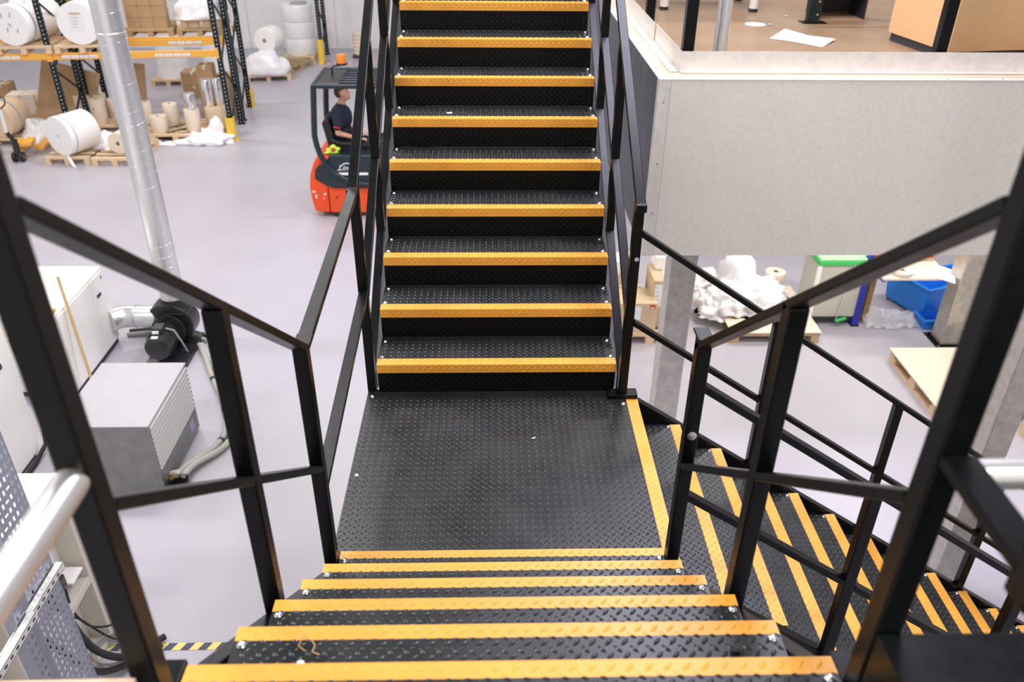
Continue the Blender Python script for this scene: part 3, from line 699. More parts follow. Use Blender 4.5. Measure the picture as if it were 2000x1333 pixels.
pallet(-6.38, 12.80, .95, 1.1, RA, 'pallet under the foil rolls at the foot of the rack')
roll(-6.02, 13.10, .144, .15, .44, 0, 'upright cream roll wrapped in film under the single foil roll', M['cream'], upright=True, core=.03)
roll(-5.64, 13.42, .144, .215, .42, 0, 'wide straw-coloured roll under the pair of foil rolls', M['tan'], upright=True, core=.05)
for x, y, z, r, h, lab in ((-6.02, 13.12, .587, .118, .30, 'single short silver foil roll standing on a cream roll'), (-5.74, 13.40, .567, .11, .52, 'left of the two tall silver foil rolls'), (-5.54, 13.45, .567, .085, .53, 'right and slimmer of the two tall silver foil rolls')):
    roll(x, y, z, r, h, 0, lab, M['foil'], 'foil roll', 'silver foil rolls', .03, True)
heap('film_heap', -5.72, 12.78, 0, .55, .24, .20, M['film'], 'crumpled clear film heaped at the foot of the yellow guard', 'plastic film', 21, .45, 4.5, 60, 26)
heap('film_heap', -5.60, 12.92, .03, .22, .2, .40, M['film'], 'standing bunch of film leaning on the straw-coloured roll', 'plastic film', 22, .35, 4.5)
for i, (lx, ly, h, n) in enumerate(((-.62, 1.5, .29, 4), (-.30, 1.45, .29, 3))):
    x, y = onrack(lx, ly)
    for k in range(n): carton(x, y, .0+h*k, .31, .42, h-.004, RA, ['brown carton, %s in the taller stack behind the dark green upright', 'brown carton, %s in the stack beside the rack foot'][i] % ('lowest', 'second', 'third', 'topmost')[k], M['card'], ['taller carton stack by the rack', 'carton stack by the rack foot'][i])
for k in range(2): carton(-6.95, 16.3, .3*k, .5, .5, .295, .1, '%s brown carton of the low pair between the white reels' % ('lower', 'upper')[k], M['card'], 'low carton pair behind the rack')
pallet(-8.36, 17.2, .82, 1.0, .05, 'pallet behind the racks under the leftmost film-wrapped white reel'); pallet(-7.45, 17.9, .82, 1.0, .05, 'pallet behind the racks under the right film-wrapped white reel')
for x, y, lab in ((-7.93, 17.7, 'film-wrapped white reel stack seen under the beams next to the duct'), (-7.02, 18.4, 'film-wrapped white reel stack seen under the beams near the rack end')):
    t = thing('wrapped_reels', lab, 'reel stack', (x, y, .144), 0, 'wrapped reels behind the rack')
    for k in range(3): MB().lathe([(.0001, .3*k), (.40-.03*k, .3*k), (.38-.03*k, .15+.3*k), (.37-.03*k, .297+.3*k), (.0001, .297+.3*k)], 30).build('reel', M['film'], t, smooth=True)
pallet(-6.15, 17.6, 1.1, .9, .2, 'pallet by the rack end under the bundle wrapped in film'); pallet(-5.95, 18.75, .8, 1.1, -.35, 'empty-fronted pallet beside the tall wrapped stack', old=True)
heap('wrapped_bundle', -5.7, 18.0, .144, .58, .40, .55, M['film'], 'bundle of sheets wrapped in film beside the rack end', 'wrapped bundle', 31, .16, 3)
roll(-5.75, 18.35, .55, .30, .5, -.3, 'white reel with a dark hole leaning behind the rack end', M['paper'], core=.05, core_m=M['print_dark'])
pallet(-5.72, 19.85, .86, 1.0, .02, 'pallet by the back wall under the tall wrapped stack')
t = thing('wrapped_stack', 'tall stack of white reels wrapped in film on a pallet by the back wall', 'reel stack', (-5.28, 20.32, .144))
for k in range(3): MB().lathe([(.0001, .43*k), (.40, .43*k), (.415, .05+.43*k), (.40, .22+.43*k), (.41, .38+.43*k), (.39, .425+.43*k), (.0001, .425+.43*k)], 32).build('reel', M['film'], t, smooth=True)
MB().ell((.06, 0, 1.30), .24, .22, .05, 20, 8).build('cover', M['greysheet'], t, smooth=True)
t = thing('coil_stack', 'short stack of ribbed white coils on the floor by the back wall', 'coil', (-3.68, 20.5, 0))
boxo('base', -.2, .2, -.2, .2, 0, .08, M['print_dark'], t)
for k in range(6): MB().lathe([(.06, .08+.1*k), (.185, .08+.1*k), (.195, .1+.1*k), (.195, .15+.1*k), (.185, .175+.1*k), (.06, .175+.1*k)], 28).build('coil', M['cream'], t, smooth=True)

# ---- pallet truck
pt = thing('pallet_truck', 'yellow hand pallet truck with a white handle at the left edge', 'pallet truck', (-8.84, 11.62, 0), .15)
for s_ in (-1, 1):
    w_ = MB().cyl((.065*s_-.03, 0, .09), (.065*s_+.03, 0, .09), .09, 24).build('wheel', M['rubber'], pt, smooth=True)
    MB().cyl((.065*s_-.032, 0, .09), (.065*s_+.032, 0, .09), .045, 18).build('hub', M['greyside'], w_, smooth=True)
    boxo('fork', .17*s_-.08+.1, .17*s_+.08+.1, .35, 1.35, .10, .16, M['racky'], pt, bev=.01)
    MB().bar((.17*s_+.1, .38, .14), (.04*s_+.03, .12, .34), .06, .05).build('fork_arm', M['racky'], pt)
MB().cyl((0, 0, .1), (0, .02, .42), .055, 16).build('pump', M['motor'], pt, smooth=True)
boxo('chassis', -.08, .25, .06, .36, .26, .33, M['racky'], pt, bev=.01)
MB().cyl((0, .02, .38), (-.07, -.02, .56), .04, 12).build('handle_joint', M['motor'], pt, smooth=True)
MB().cyl((-.07, -.02, .55), (-.02, -.12, 1.02), .028, 14).build('handle_shaft', M['print_white'], pt, smooth=True)
MB().tube([(-.02, -.12, 1.0), (.10, -.14, 1.10), (.12, -.15, 1.2), (.02, -.155, 1.26), (-.12, -.155, 1.25), (-.15, -.15, 1.16), (-.06, -.13, 1.04), (-.02, -.12, 1.0)], .013, 8).build('handle_loop', M['motor'], pt, smooth=True)

# ================================================================== extraction duct and fan
dt = thing('spiral_duct', 'tall shiny spiral duct rising from the black fan', 'duct', (-3.74, 5.08, 0))
MB().cyl((0, 0, .62), (0, 0, 5.2), .135, 48, caps=False).build('duct_pipe', M['duct'], dt, smooth=True)
sp = []
for i in range(34*16): a = i/16*2*math.pi; sp.append((.136*math.cos(a), .136*math.sin(a), .66+.135*i/16))
MB().tube(sp, .0018, 5).build('spiral_seam', M['duct'], dt, smooth=True)
for z in (3.54,): MB().lathe([(.137, z), (.143, z+.006), (.143, z+.02), (.137, z+.026)], 40).build('joint_band', M['duct'], dt, smooth=True)
MB().cyl((0,0,.50), (0,0,.63), .14, 36).build('rubber_sleeve', M['rubber'], dt, smooth=True)
fn = thing('extractor_fan', 'black centrifugal fan with its motor at the foot of the spiral duct', 'fan', (-3.74, 5.08, 0))
scroll = []
for i in range(40):
    a = math.radians(-90 + 360*i/40); r = .20 + .10*((i+14) % 40)/40
    scroll.append((-.04 + r*math.cos(a), .30 + r*math.sin(a)))
MB().prism(scroll, -.14, .12, 'y').build('scroll_housing', M['motor'], fn, bev=.012)
boxo('outlet', -.14, .15, -.13, .11, .35, .51, M['motor'], fn, bev=.006)
boxo('outlet_flange', -.17, .18, -.16, .14, .46, .475, M['motor'], fn)
MB().lathe([(.19, 0), (.19, .03), (.12, .05), (.12, .08)], 32, (-.04, -.23, .30), 'y').build('motor_flange', M['motor'], fn, smooth=True)
mo = MB().lathe([(.0001, -.40), (.10, -.40), (.14, -.375), (.145, -.35), (.145, -.02), (.12, 0), (.0001, 0)], 36, (-.06, -.2, .26), 'y').build('motor', M['motor'], fn, smooth=True)
for i in range(20):
    a = 2*math.pi*i/20; MB().bar((-.06+.148*math.cos(a), -.52, .26+.148*math.sin(a)), (-.06+.148*math.cos(a), -.26, .26+.148*math.sin(a)), .006, .014, (math.cos(a), 0, math.sin(a))).build('cooling_fin', M['motor'], mo)
boxo('terminal_box', -.12, .0, -.48, -.34, .39, .47, M['motor'], fn, bev=.01)
boxo('rating_plate', -.10, -.03, -.58, -.54, .395, .408, M['print_white'], fn)
pl = boxo('rating_plate', -.11, -.04, -.50, -.48, .41, .44, M['print_white'], fn)
MB().tube([(.0, -.38, .42), (.08, -.36, .38), (.13, -.34, .22), (.16, -.30, .04), (.2, -.28, .01)], .010, 8).build('motor_cable', M['hose'], fn, smooth=True)
boxo('fan_base', -.24, .22, -.55, .14, 0, .06, M['motor'], fn)
el = thing('connecting_duct', 'shiny horizontal duct joining the white machine to the fan', 'duct', (0, 0, 0))
MB().cyl((-4.25, 5.12, .34), (-3.72, 5.12, .34), .13, 40, caps=False).build('duct_pipe', M['duct'], el, smooth=True)
for x in (-4.25, -4.0): MB().lathe([(.131, x), (.138, x+.008), (.138, x+.02), (.131, x+.028)], 36, (0, 5.12, .34), 'x').build('joint_band', M['duct'], el, smooth=True)
MB().tube([(-4.25, 5.12, .34), (-4.33, 5.12, .34), (-4.42, 5.09, .345), (-4.50, 5.0, .35)], .132, 32).build('elbow', M['duct'], el, smooth=True)
for i, yy in enumerate((5.22, 5.30)):
    o = MB().tube([(-4.45, yy, .03), (-4.1, yy+.03, .05), (-3.7, yy-.01, .03), (-3.45, yy-.15, .03)], .028, 8).build('floor_cable', M['rubber' if i else 'hose'], smooth=True); tag(o, ['grey cable on the floor under the horizontal duct', 'black cable on the floor under the horizontal duct'][i], 'cable')
for i, dx in enumerate((0, .085)):
    pts = [(-3.50+dx*.3, 4.95, .05), (-3.36+dx*.6, 4.7, .035), (-3.20+dx, 4.35, .035), (-2.98+dx, 3.95, .035), (-2.80+dx, 3.55, .035), (-2.72+dx, 3.2, .035), (-2.78+dx, 2.95, .05), (-2.93+dx*.6, 2.72, .08), (-2.98+dx*.8, 2.52, .10)]
    # smooth the path
    q = []
    for a, b in zip(pts, pts[1:]):
        for k in range(4): q.append(Vector(a).lerp(Vector(b), k/4))
    q.append(Vector(pts[-1]))
    for _ in range(3): q = [q[0]] + [(q[j-1]+q[j]*2+q[j+1])/4 for j in range(1, len(q)-1)] + [q[-1]]
    o = MB().tube(q, .031, 12).build('coolant_hose', M['hose'], smooth=True)
    tag(o, ['inner of the two grey hoses curving past the grey chiller', 'outer of the two grey hoses curving past the grey chiller'][i], 'hose', 'coolant hoses')
    for j in (9, 15, 21): MB().tube([q[j], q[j]*.5+q[j+1]*.5], .034, 12).build('cable_tie', M['print_dark'], o)
t = thing('drain_bucket', 'black tub with brass fittings at the corner of the chiller', 'bucket', (-2.93, 2.44, 0))
MB().lathe([(.0001, .004), (.075, .0), (.09, .12), (.095, .12), (.08, .005)][::1], 24).build('tub', M['rubber'], t, smooth=True)
MB().cyl((-.16, .02, .05), (-.03, .05, .13), .022, 10).build('fitting', M['toner'], t, smooth=True); MB().cyl((-.14, .10, .10), (-.02, .09, .14), .026, 12).build('fitting', M['galv2'], t, smooth=True)

# ---- chiller
ch = thing('chiller_unit', 'grey box-shaped chiller with slatted louvres on its right side', 'chiller', (-3.03, 2.36, 0))
CW, CD, CH = .80, 1.02, .80
boxo('body', -CW, -.03, 0, CD, .03, CH-.012, M['greyside'], ch, bev=.004)
boxo('top_panel', -CW-.005, .004, -.006, CD+.005, CH-.012, CH, M['greysheet'], ch, bev=.003)
boxo('lower_panel', -.03, .0, .0, CD, .03, .27, M['greyside'], ch, bev=.002)
for i in range(10):
    z = .285+.05*i; MB().prism([(-.03, z), (.010, z+.004), (.010, z+.022), (-.03, z+.036)], .02, CD-.02, 'y').build('louvre_slat', M['louvre'], ch)
for y in (0, CD-.02): boxo('louvre_frame', -.03, .002, y, y+.02, .27, CH-.012, M['greyside'], ch)
boxo('warning_sticker', 0, .001, .80, .90, .10, .22, mat('sticker_blue', (.30, .30, .55), .5), ch)
for x in (-CW+.05, -.1):
    for y in (.05, CD-.1): boxo('foot', x, x+.06, y, y+.06, 0, .03, M['rubber'], ch)

# ---- white machine cabinets
wc = thing('machine_cabinet', 'white enclosed machine cabinet beside the fan and the broom', 'machine', (-4.50, 3.95, 0))
boxo('body', -1.3, 0, 0, 1.18, .06, 1.0, M['white'], wc, bev=.02, seg=3); boxo('plinth', -1.28, -.02, .02, 1.16, 0, .06, M['print_dark'], wc)
boxo('door', 0, .012, .03, .80, .09, .96, M['white'], wc, bev=.004); boxo('door', 0, .012, .815, 1.15, .09, .96, M['white'], wc, bev=.004)
boxo('handle', .012, .016, .90, 1.0, .72, .76, M['print_dark'], wc); MB().cyl((.012, 1.09, .90), (.017, 1.09, .90), .014, 12).build('lock', M['print_dark'], wc)
boxo('lid_seam', -1.28, .003, .0, 1.18, .972, .976, M['ivory'], wc)
br = thing('broom', 'wooden broom with a yellow head leaning against the white machine cabinet', 'broom', (0, 0, 0))
MB().cyl((-4.29, 3.92, .03), (-4.49, 4.22, 1.32), .016, 12).build('handle', M['broom'], br, smooth=True)
MB().bar((-4.84, 4.0, 1.04), (-4.50, 4.0, 1.04), .05, .03).build('yellow_bar', M['racky'], br)
c2_ = thing('machine_cabinet', 'tall white machine cabinet at the left edge with a black hose at its corner', 'machine', (-4.45, 1.75, 0))
MB().prism([(0, .05), (1.22, .05), (1.30, .25), (1.30, 1.35), (1.22, 1.5), (0, 1.5)], -1.4, 0, 'x').build('body', M['white'], c2_, bev=.03, seg=3)
boxo('plinth', -1.35, -.04, .05, 1.2, 0, .05, M['print_dark'], c2_)
boxo('handle', 0, .006, 1.02, 1.12, 1.08, 1.13, M['print_dark'], c2_); boxo('handle', 0, .006, .55, .60, .42, .50, M['print_dark'], c2_)
MB().tube([(.03, 1.34, 1.25), (.035, 1.36, .8), (.035, 1.36, .3), (.03, 1.30, .08), (.03, 1.05, .03), (.03, .6, .03)], .022, 10).build('edge_hose', M['rubber'], c2_, smooth=True)

# ---- open-backed control cabinet with cable trays (bottom left)
cc = thing('control_cabinet', 'ivory open-backed control cabinet with recessed bays and cables at the bottom left', 'cabinet', (-2.90, .82, 0))
boxo('body', -1.3, -.16, -2.6, 0, 0, 1.57, M['white'], cc, bev=.004)
bays = [(-.06, 0), (-.95, -.83), (-1.85, -1.73), (-2.6, -2.54)]
for a, b in bays: boxo('frame_upright', -.16, 0, a, b, 0, 1.57, M['ivory'], cc, bev=.003)
for z0, z1 in ((0, .05), (.62, .68), (1.50, 1.57)): boxo('frame_rail', -.16, -.002, -2.54, -.06, z0, z1, M['ivory'], cc, bev=.003)
boxo('top_sheet', -1.3, .002, -2.6, .002, 1.57, 1.58, M['white'], cc)
for (a, b) in ((-.83, -.06), (-1.73, -.95)):
    for z0, z1 in ((.08, .60), (.72, 1.47)): boxo('inset_panel', -.16, -.145, a+.06, b-.08, z0, z1, M['white'], cc, bev=.004)
cp = boxo('connector', -.14, -.04, -.42, -.24, .80, .90, M['motor'], cc, bev=.008); boxo('connector_tag', -.13, -.07, -.26, -.23, .88, .94, M['tape_yel'], cp); boxo('connector_tag', -.038, -.03, -.38, -.32, .82, .90, M['tape_yel'], cp)
boxo('bracket', -.14, .0, -.25, -.10, .80, .815, M['white'], cc)
def cable(pts, r, mt, name, label, n=8, grp='black cables at the control cabinet'):
    q = []
    for a, b in zip(pts, pts[1:]):
        for k in range(5): q.append(Vector(a).lerp(Vector(b), k/5))
    q.append(Vector(pts[-1]))
    for _ in range(4): q = [q[0]] + [(q[j-1]+q[j]*2+q[j+1])/4 for j in range(1, len(q)-1)] + [q[-1]]
    return tag(MB().tube(q, r, n).build(name, mt, smooth=True), label, 'cable', grp)
cable([(-2.92, .22, 1.12), (-2.80, .20, 1.10), (-2.75, .20, .95), (-2.75, .24, .69), (-2.74, .32, .42), (-2.70, .50, .10), (-2.50, .75, .04)], .026, M['rubber'], 'thick_cable', 'thick upper black cable looping down from the control cabinet')
cable([(-2.90, .05, .95), (-2.80, .08, .78), (-2.76, .16, .48), (-2.75, .30, .22), (-2.70, .48, .05), (-2.50, .68, .04)], .024, M['rubber'], 'thick_cable', 'thick lower black cable looping down from the control cabinet')
cable([(-2.95, .40, .65), (-2.93, .52, .55), (-2.88, .60, .30), (-2.80, .66, .1), (-2.6, .8, .03)], .008, M['rubber'], 'thin_cable', 'thin black cable hanging beside the connector on the control cabinet')
cable([(-2.95, .55, .78), (-2.93, .50, .60), (-2.90, .58, .35), (-2.85, .72, .2), (-2.70, .90, .12)], .008, M['rubber'], 'thin_cable', 'thin black cable from the bracket of the control cabinet')
cable([(-2.95, -.2, .5), (-2.85, -.12, .3), (-2.8, -.05, .12), (-2.75, .05, .02)], .009, M['rubber'], 'thin_cable', 'thin black cable behind the cable tray')
cq = []
for i in range(5*20): a = 2*math.pi*i/20; cq.append((-2.80 + (.13+.008*(i//20))*math.cos(a), .62+(.11+.008*(i//20))*math.sin(a), .012+.018*(i/20) % .09))
tag(MB().tube(cq, .009, 6).build('cable_coil', M['hose'], smooth=True), 'grey cable coiled on the floor by the control cabinet', 'cable')
def perforated(w, h, cw, chh, fx=.42, fy=.5):
    mb = MB(); nx, nz = int(w/cw), int(h/chh)
    for i in range(nx):
        for j in range(nz):
            x0, z0 = i*cw, j*chh; mx, mz_ = cw*(1-fx)/2, chh*(1-fy)/2; s_ = (j*7+i*3) % 5
            if s_ == 0: mx, mz_ = cw*.12, chh*.38
            o = [(x0,z0),(x0+cw,z0),(x0+cw,z0+chh),(x0,z0+chh)]; q = [(x0+mx,z0+mz_),(x0+cw-mx,z0+mz_),(x0+cw-mx,z0+chh-mz_),(x0+mx,z0+chh-mz_)]
            vs = [(0, a, b) for a, b in o+q]; mb.add(vs, [(0,1,5,4),(1,2,6,5),(2,3,7,6),(3,0,4,7)])
    return mb, nx*cw, nz*chh
ct = thing('cable_tray', 'wide vertical perforated zinc cable tray with strut brackets at the bottom left', 'cable tray', (-2.40, -.485, 0))
mb, ww, hh = perforated(.27, 7.0, .0385, .055); o = mb.build('perforated_web', M['tray'], ct); so = o.modifiers.new('solid', 'SOLIDIFY'); so.thickness = .002
for y in (0, ww): boxo('flange', -.05, .001, y-.002, y, 0, hh, M['tray'], ct)
ct2 = thing('cable_tray', 'narrow vertical perforated zinc tray nearer the viewer at the bottom left', 'cable tray', (-2.36, -.66, 0))
mb, ww2, hh2 = perforated(.085, 7.0, .04, .06); o = mb.build('perforated_web', M['tray'], ct2); so = o.modifiers.new('solid', 'SOLIDIFY'); so.thickness = .002
for y in (0, ww2): boxo('flange', -.06, .001, y-.002, y, 0, hh2, M['tray'], ct2)
def strut(y0, y1, z, x, label):
    t = thing('strut_channel', label, 'bracket', (x, 0, z)); mb = MB().box(0, .002, y0, y1, 0, .042).box(0, .042, y0, y1, .040, .042).box(0, .042, y0, y1, 0, .002)
    mb.build('channel', M['galv2'], t); sl = MB()
    y = y0+.02
    while y < y1-.03: sl.box(.0421, .0425, y, y+.025, .014, .028); sl.box(.002, .0425, y-.001, y, .0, .042) if False else None; y += .055
    boxo('front_lip', .040, .042, y0, y1, 0, .042, M['galv2'], t); sl.build('slots', M['print_dark'], t)['kind'] = 'stuff'
strut(-.80, -.20, 1.78, -2.395, 'zinc strut channel fixed across the wide cable tray'); strut(-1.35, -.57, 1.82, -2.355, 'zinc strut channel nearest the viewer across the narrow tray')

# ================================================================== forklift
fk = thing('forklift', 'red and dark blue forklift truck with an overhead guard', 'forklift', (0, 0, 0))
YN, YF = 8.92, 9.92
cwt = [(-2.84, .10), (-2.88, .30), (-2.89, .50), (-2.86, .72), (-2.78, .92), (-2.68, 1.02), (-2.52, 1.0), (-2.52, .50), (-2.61, .50), (-2.61, .08)]
MB().prism(cwt, YN, YF, 'y').build('counterweight', M['red'], fk, bev=.035, seg=4)
boxo('chassis', -2.60, -1.25, YN+.01, YF-.01, .08, .54, M['red'], fk, bev=.02, seg=3)
for x, z, a, b in ((-2.83, .44, .05, .03), (-2.80, .36, .03, .06), (-2.66, .40, .04, .03), (-2.68, .33, .02, .02)): MB().ell((x, YN-.002, z), a*.6, .004, b*.6, 8, 6).build('paint_chip', M['chip'], fk)
MB().cyl((-2.48, YN+.005, .34), (-2.48, YN+.012, .34), .018, 12).build('plug_hole', M['print_dark'], fk)
hoodp = [(-2.79, .66), (-2.77, .80), (-2.70, .885), (-2.60, .90), (-2.52, 1.04), (-1.62, 1.03), (-1.50, .62), (-1.25, .56), (-1.25, .50), (-2.50, .50), (-2.62, .54)]
MB().prism(hoodp, YN-.025, YF+.025, 'y').build('hood', M['slate'], fk, bev=.02, seg=3)
MB().cyl((-2.69, YN-.03, .72), (-2.69, YN-.02, .72), .05, 20).build('lamp_recess', M['motor'], fk, smooth=True)
pth = [(-2.645, 2.08), (-2.665, 1.85), (-2.69, 1.6), (-2.71, 1.35), (-2.695, 1.2), (-2.66, 1.06), (-2.60, .92), (-2.50, .78), (-2.36, .675), (-2.2, .61), (-2.0, .575), (-1.4, .56)]
for y in (YN-.03, YF+.03):
    MB().tube([(x, y, z) for x, z in pth], .044, 10).build('guard_pillar', M['slate'], fk, smooth=True)
    MB().tube([(-1.30, y, .58), (-1.34, y, 1.0), (-1.62, y, 2.08)], .034, 10).build('guard_pillar', M['slate'], fk, smooth=True)
    MB().bar((-2.68, y, 2.085), (-1.58, y, 2.085), .06, .06).build('roof_rail', M['slate'], fk, bev=.012)
for x in (-2.65, -1.60): MB().bar((x, YN-.03, 2.085), (x, YF+.03, 2.085), .06, .06).build('roof_cross_rail', M['slate'], fk, bev=.012)
for i in range(6):
    y = YN+.12+.155*i; MB().bar((-2.3, y, 2.10), (-1.6, y, 2.10), .035, .03).build('roof_slat', M['slate'], fk, bev=.006)
MB().prism([(-2.62, YN+.05), (-2.28, YN+.05), (-2.28, YF-.05), (-2.62, YF-.05)], 2.085, 2.11, 'z').build('roof_plate', M['motor'], fk, bev=.01)
bb = MB().tube([(-2.47, 9.55, 2.10), (-2.47, 9.55, 2.20), (-2.44, 9.56, 2.225), (-2.34, 9.6, 2.235), (-2.32, 9.6, 2.25)], .016, 8).build('beacon_bracket', M['motor'], fk, smooth=True)
MB().cyl((-2.32, 9.6, 2.24), (-2.32, 9.6, 2.265), .085, 20).build('beacon_base', M['motor'], fk, smooth=True)
MB().lathe([(.07, 2.265), (.072, 2.35), (.06, 2.39), (.0001, 2.40)], 24, (-2.32, 9.6, 0)).build('beacon_lens', M['amber'], fk, smooth=True)
MB().prism([(-2.56, 1.02), (-2.64, 1.45), (-2.60, 1.52), (-2.53, 1.50), (-2.44, 1.10), (-2.05, 1.07), (-2.03, .98), (-2.5, .96)], 9.15, 9.66, 'y').build('seat', M['rubber'], fk, bev=.03, seg=3)
MB().tube([(-2.52, 9.12, 1.22), (-2.40, 9.10, 1.165), (-2.10, 9.10, 1.15)], .03, 8).build('armrest', M['rubber'], fk, smooth=True)
MB().cyl((-1.45, 9.4, .6), (-1.75, 9.4, 1.10), .035, 10).build('steering_column', M['motor'], fk, smooth=True)
MB().lathe([(.15, 0), (.165, .012), (.18, 0), (.165, -.012), (.15, 0)], 28).build('steering_wheel', M['rubber'], fk, smooth=True, loc=(-1.80, 9.4, 1.16), rot=(0, -.6, 0))
for x, r in ((-2.45, .2), (-1.45, .27)):
    for y in (YN+.03, YF-.23):
        w_ = MB().cyl((x, y, r), (x, y+.2, r), r, 28).build('wheel', M['rubber'], fk, smooth=True, bev=0); MB().cyl((x, y-.004, r), (x, y+.2, r), r*.5, 20).build('hub', M['greyside'], w_, smooth=True)
for y in (9.12, 9.64):
    boxo('mast_channel', -1.18, -1.06, y, y+.08, .06, 2.1, M['motor'], fk, bev=.006); boxo('fork', -1.0, .05, y, y+.1, .06, .10, M['motor'], fk); boxo('fork_heel', -1.04, -1.0, y, y+.1, .06, .6, M['motor'], fk)
boxo('mast_carriage', -1.06, -1.04, 9.0, 9.86, .3, .75, M['motor'], fk)
boxo('mast_mount', -1.25, -1.06, 9.1, 9.74, .15, .5, M['motor'], fk)
text('logo_lettering', 'Linde', .125, (-2.41, YN-.030, .80), (math.pi/2, 0, 0), M['print_white'], fk, shear=.35)
MB().tube([(-2.36, YN-.03, .865), (-2.32, YN-.03, .905), (-2.26, YN-.03, .915), (-2.20, YN-.03, .895)], .007, 6).build('logo_swash', M['print_white'], fk)
MB().bar((-2.43, YN-.03, .80), (-2.36, YN-.03, .815), .004, .012, (0, 1, 0)).build('logo_tail', M['print_white'], fk)
boxo('logo_bar', -2.42, -1.95, YN-.031, YN-.026, .725, .765, M['print_white'], fk)
hv = heap('work_gloves', -2.50, 9.06, 1.03, .12, .07, .10, M['lime'], 'bunch of lime yellow work gloves lying beside the forklift seat', 'gloves', 41, .55, 11, 30, 16)
MB().ell((.03, -.055, .06), .035, .03, .032, 10, 8).build('red_cuff', M['print_red'], hv, smooth=True)

# ---- driver
dr = thing('person', 'person in a navy polo shirt driving the forklift, head turned up to the right', 'person', (-2.40, 9.40, 1.02))
def V3(x, y, z): return (x+2.40-2.40, y, z)
def remesh(o, vs, it=4):
    r = o.modifiers.new('remesh', 'REMESH'); r.mode = 'VOXEL'; r.voxel_size = vs; r.use_smooth_shade = True
    s = o.modifiers.new('smooth', 'SMOOTH'); s.iterations = it; s.factor = .5
HR = Matrix.Rotation(math.radians(-14), 3, 'Y')           # face lifted a little
hc = Vector((.085, 0, .835))
def H(x, y, z): return hc + HR @ Vector((x, y, z))
bd_ = MB()
bd_.ell(H(-.005, 0, .02), .098, .076, .105, 20, 14, HR); bd_.ell(H(.035, 0, -.045), .062, .056, .075, 16, 12, HR)
bd_.cap(H(.085, 0, .012), H(.108, 0, -.018), .010, .014); bd_.cap(H(.072, -.03, .034), H(.072, .03, .034), .014, .014)
bd_.cap(H(.082, -.018, -.055), H(.082, .018, -.055), .010, .010); bd_.ell(H(.07, 0, -.088), .026, .03, .024, 12, 8)
for s_ in (-1, 1): bd_.ell(H(-.005, .078*s_, -.005), .022, .010, .034, 10, 8, HR)
bd_.cap((.035, 0, .64), H(-.015, 0, -.05), .060, .056)
bd_.ell((.0, 0, .47), .115, .165, .20); bd_.ell((-.01, 0, .22), .115, .145, .18); bd_.ell((-.02, 0, .06), .125, .165, .12)
for s_ in (-1, 1):
    sh = (.01, .185*s_, .585); e = (.0, .245*s_, .285); w_ = (.30, .16*s_, .17); bd_.cap((.0, .06*s_, .60), sh, .06, .062); bd_.cap(sh, e, .056, .045); bd_.cap(e, w_, .043, .030)
    kn = (.46, .13*s_, .06); an = (.58, .13*s_, -.36); bd_.cap((.0, .09*s_, .04), kn, .088, .062); bd_.cap(kn, an, .058, .040); bd_.cap(an, (an[0]+.16, an[1], an[2]-.05), .04, .034)
    bd_.ell((.345, .155*s_, .165), .048, .036, .022)
    for f_ in range(4):
        a = Vector((.375, (.13+.019*f_)*s_, .17)); b = a + Vector((.042-.004*abs(f_-1), 0, -.006)); c = b + Vector((.004, 0, -.03)); bd_.cap(a, b, .0095, .009, 8); bd_.cap(b, c, .009, .008, 8)
    bd_.cap((.335, .12*s_, .16), (.385, .105*s_, .145), .011, .009, 8)
body = bd_.build('body', M['skin'], dr, smooth=True); remesh(body, .0085, 3)
st = MB(); st.ell((.03, 0, .47), .175, .200, .21); st.ell((.02, 0, .22), .175, .175, .19); st.ell((-.015, 0, .08), .135, .17, .08)
for s_ in (-1, 1):
    st.cap((.0, .06*s_, .61), (.01, .185*s_, .585), .068, .074); a = Vector((.01, .185*s_, .585)); b = Vector((.0, .245*s_, .285)); st.cap(a, a.lerp(b, .66), .080, .076)
so_ = st.build('polo_shirt', M['navy'], dr, smooth=True); remesh(so_, .010, 4)
cl_ = MB().lathe([(.066, .0), (.072, .035), (.062, .05), (.058, .03)], 20, (.03, 0, .635)).build('collar', M['navy'], dr, smooth=True)
MB().bar((-.05, -.305, .40), (.05, -.31, .385), .014, .02, (0, 1, 0)).build('sleeve_flash', M['print_red'], dr); MB().ell((.125, -.07, .53), .006, .018, .012, 8, 6).build('chest_badge', M['print_white'], dr)
tr2 = MB(); tr2.ell((-.02, 0, .055), .135, .175, .115)
for s_ in (-1, 1): tr2.cap((.0, .09*s_, .04), (.46, .13*s_, .06), .098, .074); tr2.cap((.46, .13*s_, .06), (.575, .13*s_, -.33), .070, .056)
remesh(tr2.build('trousers', M['trouser'], dr, smooth=True), .011, 3)
for s_ in (-1, 1): MB().cap((.56, .13*s_, -.395), (.75, .13*s_, -.42), .046, .040).build('shoe', M['rubber'], dr, smooth=True)
hr = MB().ell((0,0,0), .106, .084, .108, 24, 16)
hr.v = [tuple(H(x-.012, y, z+.026) if not (x > .045 and z < .05) else H(x*.78-.012, y*.86, z*.86+.026)) for x, y, z in hr.v]
keep = [f for f in hr.f if sum(1 for i in f if (HR.transposed() @ (Vector(hr.v[i])-hc)).z > (-.045 if (HR.transposed() @ (Vector(hr.v[i])-hc)).x < -.02 else .055)) >= 3]
hr.f = keep; hr.mi = [0]*len(keep)
hh_ = hr.build('hair', M['hair'], dr, smooth=True); hs = hh_.modifiers.new('solid', 'SOLIDIFY'); hs.thickness = .008; hs.offset = 1
for s_ in (-1, 1): MB().ell(H(.083, .028*s_, .018), .007, .011, .006, 10, 8).build('eye', M['print_dark'], dr, smooth=True); MB().cap(H(.088, .014*s_, .044), H(.080, .044*s_, .042), .005, .004, 8).build('eyebrow', M['hair'], dr, smooth=True)

